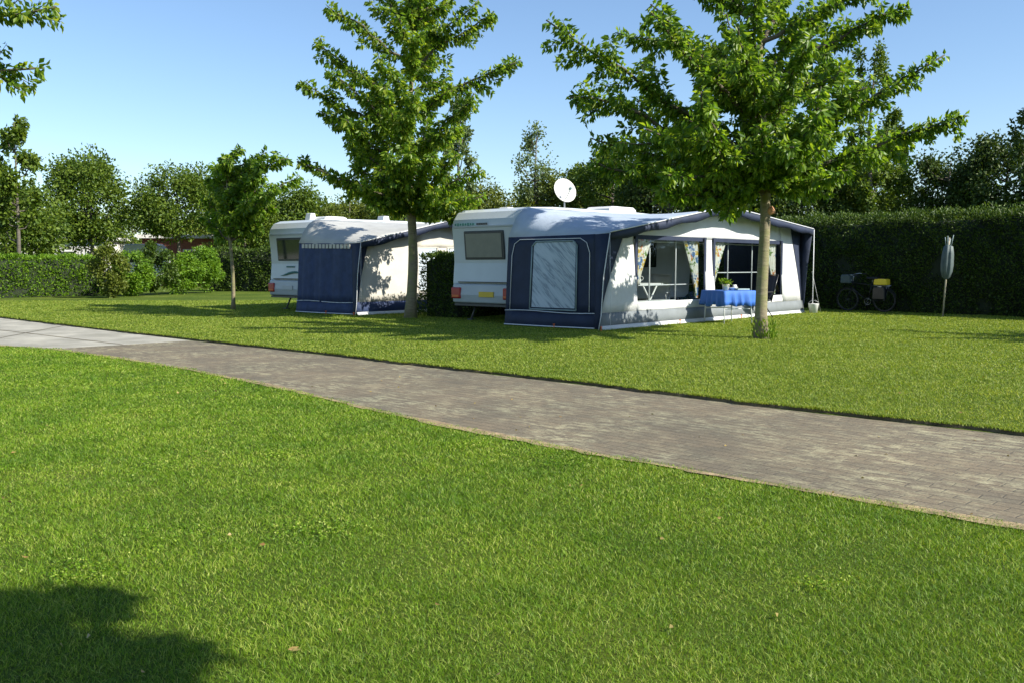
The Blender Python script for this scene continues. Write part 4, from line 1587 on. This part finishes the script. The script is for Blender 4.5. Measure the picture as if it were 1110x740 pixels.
# table with the blue cloth in front of the awning
TR = R(24)
tp0 = Vector((4.70, 20.45, 0))
tu, tv = Vector((math.cos(TR), math.sin(TR), 0)), Vector((-math.sin(TR), math.cos(TR), 0))
tc_ = tp0 + tu * 0.43 + tv * 0.42
root = empty('garden_table', tc_, TR, 'square camping table on pale metal legs outside the awning window', 'table')
mb = MB()
mb.box((0, 0, 0.715), (0.84, 0.80, 0.03))
mb.build('tabletop', M_WPLASTIC, root)
for sx in (-1, 1):
    for sy in (-1, 1):
        mb = MB()
        mb.tube([(sx * 0.36, sy * 0.34, 0.70), (sx * 0.38, sy * 0.37, 0.0)], 0.014, 8)
        mb.build('leg', M_ALU, root)
mb = MB()
for sy in (-1, 1):
    mb.tube([(-0.37, sy * 0.345, 0.33), (0.37, sy * 0.345, 0.33)], 0.012, 6)
mb.build('stretcher', M_ALU, root)
# cloth
mb = MB()
rows = []
ang_n = 72
for ring_, (zz_, ex) in enumerate([(0.735, 0.0), (0.735, 1.0), (0.725, 1.02), (0.62, 1.04), (0.50, 1.07), (0.40, 1.09)]):
    row = []
    for k in range(ang_n + 1):
        a = 2 * math.pi * k / ang_n
        cx, cy = math.cos(a), math.sin(a)
        s = 1 / max(abs(cx), abs(cy))
        wob = 0.0 if ring_ < 3 else 0.018 * (ring_ - 2) * math.sin(k * 1.4)
        row.append(((cx * s * 0.43) * ex + cx * wob, (cy * s * 0.41) * ex + cy * wob, zz_ + (0.02 * math.sin(k * 0.7) if ring_ == 5 else 0)))
    rows.append(row)
mb.grid(rows)
o = mb.build('tablecloth', M_BLUECLOTH, None, solid=0.003)
o.location = tc_
o.rotation_euler = (0, 0, TR)
tag(o, 'bright blue cloth hanging over the camping table outside the awning', 'tablecloth')
# things on it
tz = 0.739


def on_table(x, y):
    return tc_ + tu * x + tv * y + Vector((0, 0, tz))


r_ = empty('potted_plant', on_table(-0.24, -0.22), 0, 'small yellow-green plant in a pale pot on the left of the blue cloth', 'potted plant')
mb = MB()
mb.lathe((0, 0, 0), [(0.055, 0), (0.085, 0.13), (0.09, 0.14), (0.075, 0.14)], 16)
mb.build('pot', mat('pale_pot', (0.72, 0.66, 0.45), 0.6, 0.06), r_)
rg = np.random.default_rng(5)
k = 160
P = rg.normal(size=(k, 3)) * np.array([0.05, 0.05, 0.03]) + np.array([0, 0, 0.18])
D = rg.normal(size=(k, 3)) * np.array([1, 1, 0.4]) + np.array([0, 0, 0.5])
v, t = leaves_arrays(P, D, 0.08, 0.035, rg)
np_mesh('foliage', v, t, L_CHERRY2, r_)
mb = MB()
mb.lathe((0, 0, 0), [(0.05, 0), (0.12, 0.06), (0.125, 0.065), (0.11, 0.06), (0.045, 0.012)], 20)
o = mb.build('bowl', M_WPLASTIC)
o.location = on_table(0.02, -0.12)
tag(o, 'white bowl in the middle of the blue tablecloth', 'bowl')
mb = MB()
mb.box((0, 0, 0.02), (0.34, 0.2, 0.035))
o = mb.build('tray', M_COVER, bevel=0.01)
o.location = on_table(0.2, -0.2)
o.rotation_euler = (0, 0, TR)
tag(o, 'flat grey tray lying on the right of the blue tablecloth', 'tray')
for i, (x, y, h_) in enumerate(((0.25, 0.1, 0.12), (-0.02, 0.12, 0.10))):
    r_ = empty('mug', on_table(x, y), 0.5, ['taller white mug at the back right of the blue tablecloth', 'shorter white mug behind the bowl on the blue tablecloth'][i], 'mug', 'mugs on the blue cloth')
    mb = MB()
    mb.lathe((0, 0, 0), [(0.036, 0), (0.042, 0.01), (0.042, h_), (0.038, h_), (0.036, 0.015)], 14)
    mb.build('cup', M_WPLASTIC, r_)
    mb = MB()
    mb.torus((0.05, 0, h_ * 0.5), 0.026, 0.006, 'Y', 14, 6)
    mb.build('handle', M_WPLASTIC, r_)


def folding_chair(loc, rz, label, m_frame, m_seat, group):
    r = empty('folding_chair', loc, rz, label, 'chair', group)
    for sy in (-0.25, 0.25):
        mb = MB()
        mb.tube([(0.25, sy, 0.0), (-0.20, sy, 0.62), (-0.22, sy, 0.64)], 0.013, 8)
        mb.build('leg', m_frame, r)
        mb = MB()
        mb.tube([(-0.25, sy * 0.92, 0.0), (0.22, sy * 0.92, 0.60)], 0.013, 8)
        mb.build('leg', m_frame, r)
        mb = MB()
        mb.box((0.02, sy * 1.05, 0.64), (0.46, 0.045, 0.025))
        mb.build('armrest', m_frame, r, bevel=0.008)
    mb = MB()
    mb.grid([[(-0.2 + 0.42 * i / 6, -0.22 + 0.44 * j / 6, 0.43 - 0.025 * math.sin(math.pi * j / 6) + 0.02 * i / 6) for j in range(7)] for i in range(7)])
    mb.build('seat', m_seat, r, solid=0.015)
    mb = MB()
    mb.grid([[(-0.2 - 0.16 * i / 6 - 0.02 * math.sin(math.pi * j / 6), -0.22 + 0.44 * j / 6, 0.44 + 0.6 * i / 6) for j in range(7)] for i in range(7)])
    mb.build('backrest', m_seat, r, solid=0.015)
    mb = MB()
    for sy in (-0.235, 0.235):
        mb.tube([(-0.18, sy, 0.4), (-0.37, sy, 1.06)], 0.013, 8)
    mb.tube([(-0.37, -0.235, 1.06), (-0.37, 0.235, 1.06)], 0.013, 8)
    mb.build('back_frame', m_frame, r)
    return r


q = gp(846, 346)
folding_chair(Vector((q.x - 0.36, q.y + 0.6, 0)), R(200), 'dark folding chair half hidden behind the big cherry trunk', M_BLACK, M_NAVY, 'camping chairs')
folding_chair(loc1(2.0, 0.85, 0.02), ROT + R(20), 'white folding chair behind the left awning window', M_WPLASTIC, M_WPLASTIC, 'camping chairs')
folding_chair(loc1(3.75, 0.95, 0.02), ROT + R(200), 'white folding chair inside the awning nearest the middle of the front', M_WPLASTIC, M_WPLASTIC, 'camping chairs')
root = empty('camping_table', loc1(2.85, 0.85, 0.016), ROT, 'white table with crossed legs inside the awning behind its left window', 'table')
mb = MB()
mb.box((0, 0, 0.86), (0.95, 0.65, 0.035))
mb.build('tabletop', M_WPLASTIC, root, bevel=0.01)
for sx in (-1, 1):
    for sy in (-0.27, 0.27):
        mb = MB()
        mb.tube([(sx * 0.40, sy, 0.0), (-sx * 0.30, sy, 0.845)], 0.02, 8)
        mb.build('leg', M_WPLASTIC, root)
r_ = empty('jug', loc1(2.7, 0.8, 0.897), 0, 'white jug on the table inside the awning', 'jug')
mb = MB()
mb.lathe((0, 0, 0), [(0.05, 0), (0.07, 0.06), (0.045, 0.16), (0.055, 0.2), (0.045, 0.2)], 14)
mb.build('vessel', M_WPLASTIC, r_)
mb = MB()
mb.torus((0.07, 0, 0.11), 0.045, 0.008, 'Y', 14, 6)
mb.build('handle', M_WPLASTIC, r_)
# low white storage chest under the left window
root = empty('storage_chest', loc1(2.4, 0.32, 0.016), ROT, 'low white storage chest standing inside against the left awning window', 'chest')
mb = MB()
mb.box((0, 0, 0.24), (1.7, 0.3, 0.46))
mb.build('box', M_WPLASTIC, root, bevel=0.015)
mb = MB()
mb.box((0, 0, 0.49), (1.74, 0.34, 0.03))
mb.build('lid', M_WPLASTIC, root, bevel=0.01)
# small dark wheel and white bucket at the right awning corner
root = empty('bucket', loc1(9.3, -0.45), 0, 'small white bucket at the right foot of the big awning', 'bucket')
mb = MB()
mb.lathe((0, 0, 0), [(0.10, 0), (0.14, 0.25), (0.145, 0.26), (0.13, 0.25), (0.09, 0.01)], 18)
mb.build('pail', M_WPLASTIC, root)
mb = MB()
mb.tube([(0.14 * math.cos(a), 0, 0.25 + 0.1 * math.sin(a)) for a in [math.pi * i / 10 for i in range(11)]], 0.004, 5)
mb.build('handle', M_STEEL, root)


# bicycle leaning by the hedge
def bicycle(loc, rz, label):
    r = empty('bicycle', loc, rz, label, 'bicycle')
    r.rotation_euler = (R(-5), 0, rz)
    RW = 0.34
    A, B = Vector((-0.54, 0, RW)), Vector((0.54, 0, RW))
    for c_ in (A, B):
        mb = MB()
        mb.torus(c_, RW - 0.02, 0.02, 'Y', 36, 8)
        w_ = mb.build('wheel', M_RUB, r)
        mb = MB()
        mb.torus(c_, RW - 0.045, 0.010, 'Y', 36, 6)
        mb.build('rim', M_DKSTEEL, w_)
        mb = MB()
        for k in range(18):
            a = 2 * math.pi * k / 18
            mb.tube([c_ + Vector((0, 0.02 * (-1) ** k, 0)), c_ + Vector((math.cos(a) * (RW - .045), 0, math.sin(a) * (RW - .045)))], 0.0018, 4, cap=False)
        mb.tube([c_ + Vector((0, -0.05, 0)), c_ + Vector((0, 0.05, 0))], 0.02, 8)
        mb.build('spokes', M_DKSTEEL, w_)
        mb = MB()
        mb.grid([[c_ + Vector((math.cos(a) * (RW + .025), yy_, math.sin(a) * (RW + .025))) for yy_ in (-0.028, 0, 0.028)] for a in [R(20 + 150 * k / 14) if c_ is A else R(10 + 140 * k / 14) for k in range(15)]])
        mb.build('mudguard', M_BLACK, r, solid=0.003)
    bb, st, ht, hb_ = Vector((-0.06, 0, 0.29)), Vector((-0.20, 0, 0.80)), Vector((0.36, 0, 0.86)), Vector((0.41, 0, 0.68))
    mb = MB()
    for a, b in ((bb, st), (bb, hb_), (st.lerp(bb, .1), ht.lerp(hb_, .25)), (ht, hb_)):
        mb.tube([a, b], 0.017, 8)
    for s in (-0.05, 0.05):
        mb.tube([bb, A + Vector((0, s, 0))], 0.009, 6)
        mb.tube([st.lerp(bb, .12), A + Vector((0, s, 0))], 0.008, 6)
        mb.tube([hb_, B + Vector((0, s, 0))], 0.011, 6)
    mb.build('frame', M_BLACK, r)
    mb = MB()
    mb.tube([ht, ht + Vector((-0.02, 0, 0.17))], 0.013, 8)
    hh2 = ht + Vector((-0.02, 0, 0.17))
    mb.tube([hh2 + Vector((-0.22, -0.27, 0.0)), hh2 + Vector((-0.05, -0.24, 0.03)), hh2 + Vector((0.06, -0.1, 0.01)), hh2, hh2 + Vector((0.06, 0.1, 0.01)), hh2 + Vector((-0.05, 0.24, 0.03)), hh2 + Vector((-0.22, 0.27, 0))], 0.011, 8)
    hbar = mb.build('handlebar', M_STEEL, r)
    for s in (-1, 1):
        mb = MB()
        mb.tube([hh2 + Vector((-0.24, s * 0.272, 0)), hh2 + Vector((-0.11, s * 0.252, 0.02))], 0.016, 8)
        mb.build('grip', M_RUB, hbar)
    mb = MB()
    mb.tube([st, st + Vector((-0.03, 0, 0.12))], 0.012, 8)
    mb.build('seat_post', M_STEEL, r)
    mb = MB()
    sp_ = st + Vector((-0.05, 0, 0.14))
    mb.grid([[sp_ + Vector((x_, (0.10 if x_ < 0 else 0.10 - 0.3 * x_) * s_, 0.03 - 0.03 * abs(s_))) for s_ in (-1, -.5, 0, .5, 1)] for x_ in (-0.14, -0.08, 0.0, 0.08, 0.16, 0.2)])
    mb.build('saddle', M_BLACK, r, solid=0.04)
    mb = MB()
    for s in (-0.06, 0.0, 0.06):
        mb.tube([(-0.25, s, 0.74), (-0.72, s, 0.74)], 0.006, 6)
    for s in (-0.06, 0.06):
        mb.tube([(-0.66, s, 0.74), A + Vector((0, s, 0))], 0.006, 6)
    mb.build('carrier', M_STEEL, r)
    mb = MB()
    mb.torus(bb, 0.09, 0.006, 'Y', 24, 6)
    mb.tube([bb + Vector((0, -.07, 0)), bb + Vector((0.1, -.07, -.13))], 0.009, 6)
    mb.tube([bb + Vector((0, .07, 0)), bb + Vector((-0.1, .07, .13))], 0.009, 6)
    cr = mb.build('crankset', M_STEEL, r)
    for s, dx, dz in ((-1, 0.1, -.13), (1, -.1, .13)):
        mb = MB()
        mb.box(bb + Vector((dx, s * 0.12, dz)), (0.09, 0.08, 0.02))
        mb.build('pedal', M_RUB, cr)
    mb = MB()
    mb.lathe(ht + Vector((0.08, 0, 0.02)), [(0.001, -0.04), (0.035, -0.02), (0.04, 0.03), (0.001, 0.035)], 12, mtx=Matrix.Rotation(R(90), 3, 'Y'))
    mb.build('headlight', M_STEEL, r)
    return r


q = gp(934, 337.5)
bic = bicycle(Vector((q.x, q.y - 0.3, 0)), R(-48) + math.pi, 'dark upright bicycle leaning against the tall hedge')


def on_bike(v):
    m_ = Matrix.Translation(bic.location) @ bic.rotation_euler.to_matrix().to_4x4()
    return m_ @ Vector(v)


def bag(p, size, rz, m, label, name='pannier_bag', cat='bag', strapm=M_BLACK):
    r = empty(name, p, rz, label, cat)
    mb = MB()
    mb.prism([(-size[0] / 2, 0), (size[0] / 2, 0), (size[0] / 2 * .95, size[2] * .8), (size[0] / 2 * .8, size[2]), (-size[0] / 2 * .8, size[2]), (-size[0] / 2 * .95, size[2] * .8)], 'y', -size[1] / 2, size[1] / 2)
    mb.build('pouch', m, r, bevel=0.02)
    mb = MB()
    for x in (-size[0] * .25, size[0] * .25):
        mb.box((x, -size[1] / 2 - .004, size[2] * .55), (0.025, 0.008, size[2] * .8))
    mb.box((0, 0, size[2] + 0.012), (size[0] * .3, 0.03, 0.02))
    mb.build('strap', strapm, r)
    return r


bag(on_bike((-0.48, 0, 0.76)), (0.38, 0.24, 0.17), bic.rotation_euler.z, M_YELLOW, 'bright yellow bag strapped on the bicycle carrier')
bag(on_bike((0.55, 0, 0.80)), (0.28, 0.26, 0.24), bic.rotation_euler.z, M_SHADEGREY, 'grey basket bag hung before the bicycle handlebar', 'handlebar_bag')
bag(on_bike((-0.50, 0.20, 0.38)), (0.36, 0.14, 0.34), bic.rotation_euler.z, M_BLACK, 'black side bag hanging over the bicycle rear wheel', 'pannier_bag', 'bag', M_STEEL)

# folded rotary clothes dryer under a pale cover, its colour darkened for the hedge shade
q = gp(1022, 343.5)
root = empty('clothes_dryer', (q.x, q.y, 0), 0, 'folded clothes dryer with grey-green cover on a leaning pole by the right hedge', 'clothes dryer')
root.rotation_euler = (0, R(2.5), 0)
mb = MB()
mb.tube([(0, 0, -0.1), (0, 0, 2.0)], 0.022, 8)
mb.build('pole', M_WOOD, root)
mb = MB()
rows = []
for i, (zz_, r1) in enumerate([(0.95, 0.04), (1.0, 0.11), (1.15, 0.17), (1.3, 0.19), (1.6, 0.17), (1.78, 0.13), (1.82, 0.04)]):
    rows.append([(math.cos(2 * math.pi * k / 24) * r1 * 0.75 * (1 + 0.22 * math.sin(k * 2.1 + i * .3)), math.sin(2 * math.pi * k / 24) * r1 * 0.75 * (1 + 0.22 * math.sin(k * 2.1)), zz_) for k in range(25)])
mb.grid(rows)
mb.build('cover', M_SHADEGREY, root)
for k in range(4):
    a = math.pi / 4 + k * math.pi / 2
    mb = MB()
    mb.tube([(0.06 * math.cos(a), 0.06 * math.sin(a), 1.75), (0.10 * math.cos(a), 0.10 * math.sin(a), 1.98 + 0.03 * k)], 0.009, 6)
    mb.build('arm', M_COVER, root)


# ------------------------------------------------------------------ far buildings
def house(name, label, cx, cy, w, dpt, hwall, rz, wallm, roofm, flat, cat='house', wins=3, fascia=M_WALLW, roofh=1.4, winw=0.9):
    r = empty(name, (cx, cy, 0), rz, label, cat)
    mb = MB()
    mb.box((0, 0, hwall / 2), (w, dpt, hwall))
    wl = mb.build('wall', wallm, r)
    if flat:
        mb = MB()
        mb.box((0, 0, hwall + 0.12), (w + 0.5, dpt + 0.5, 0.22))
        mb.build('roof', fascia, r)
    else:
        mb = MB()
        mb.prism([(-dpt / 2 - .4, hwall), (0, hwall + roofh), (dpt / 2 + .4, hwall)], 'x', -w / 2 - .3, w / 2 + .3)
        rf = mb.build('roof', roofm, r)
        mb = MB()
        mb.box((w * .25, 0.3, hwall + roofh), (0.5, 0.5, 0.9))
        mb.build('chimney', M_REDBRICK, rf)
        mb = MB()
        mb.box((0, -dpt / 2 - .42, hwall + 0.0), (w + .6, 0.05, 0.16))
        mb.build('gutter', fascia, r)
    for k in range(wins):
        x = -w / 2 + w * (k + .5) / wins
        mb = MB()
        mb.box((x, -dpt / 2 - .01, hwall * .58), (winw + .16, 0.06, 1.16))
        f = mb.build('window', M_WALLW, r)
        mb = MB()
        mb.box((x, -dpt / 2 - .045, hwall * .58), (winw, 0.01, 1.0))
        mb.build('pane', M_DKGLASS, f)
    mb = MB()
    mb.box((w / 2 - .7, -dpt / 2 - .015, 1.0), (0.85, 0.05, 2.0))
    mb.build('door', M_WALLW if wallm is not M_WALLW else M_REDBRICK, r)
    return r


p = dp(216, 262, 60)
house('bungalow', 'red brick bungalow with flat white fascia seen through the left trees', p.x - 0.6, 62, 6.0, 6, 3.0, R(8), M_REDBRICK, M_ROOFT, True)
p = dp(238, 262, 60)
house('bungalow', 'pale rendered house part right of the red brick bungalow', p.x + 1.9, 64, 3.4, 5, 2.7, R(8), M_WALLW, M_TILE, False, wins=1)
p = dp(80, 262, 60)
house('chalet', 'small pale chalet behind the full-crowned tree at the left', p.x + 0.3, 62, 3.4, 4, 2.9, R(4), M_WALLW, M_TILE, True, wins=2)
p = dp(283, 262, 60)
house('bungalow', 'low red roofed house just left of the smaller caravan', p.x, 66, 5.5, 5, 2.2, R(0), M_REDBRICK, M_TILE, False, wins=2, roofh=1.0)
p = dp(995, 230, 48)
house('shed', 'red roofed shed peeping over the tall right hedge', p.x, 35.5, 3.2, 2.5, 2.5, R(-30), M_REDBRICK, M_TILE, False, wins=1, roofh=0.75)
# small white trailer / static caravan left of the bungalow
p = dp(158, 262, 56)
root = empty('static_caravan', (p.x, 56, 0), R(10), 'small white parked trailer seen between trees left of the brick bungalow', 'caravan')
mb = MB()
mb.prism([(-1.2, 0.5), (-1.25, 1.9), (-1.0, 2.55), (0.8, 2.6), (1.2, 2.2), (1.25, 0.9), (1.1, 0.5)], 'y', -1.0, 1.0)
mb.build('body', M_CARA, root, bevel=0.08)
mb = MB()
mb.box((-0.2, -1.01, 1.75), (1.1, 0.04, 0.55))
mb.build('window', M_DKGLASS, root)
mb = MB()
mb.torus((0, -0.9, 0.32), 0.23, 0.09, 'Y')
mb.torus((0, 0.9, 0.32), 0.23, 0.09, 'Y')
mb.build('wheel', M_RUB, root)
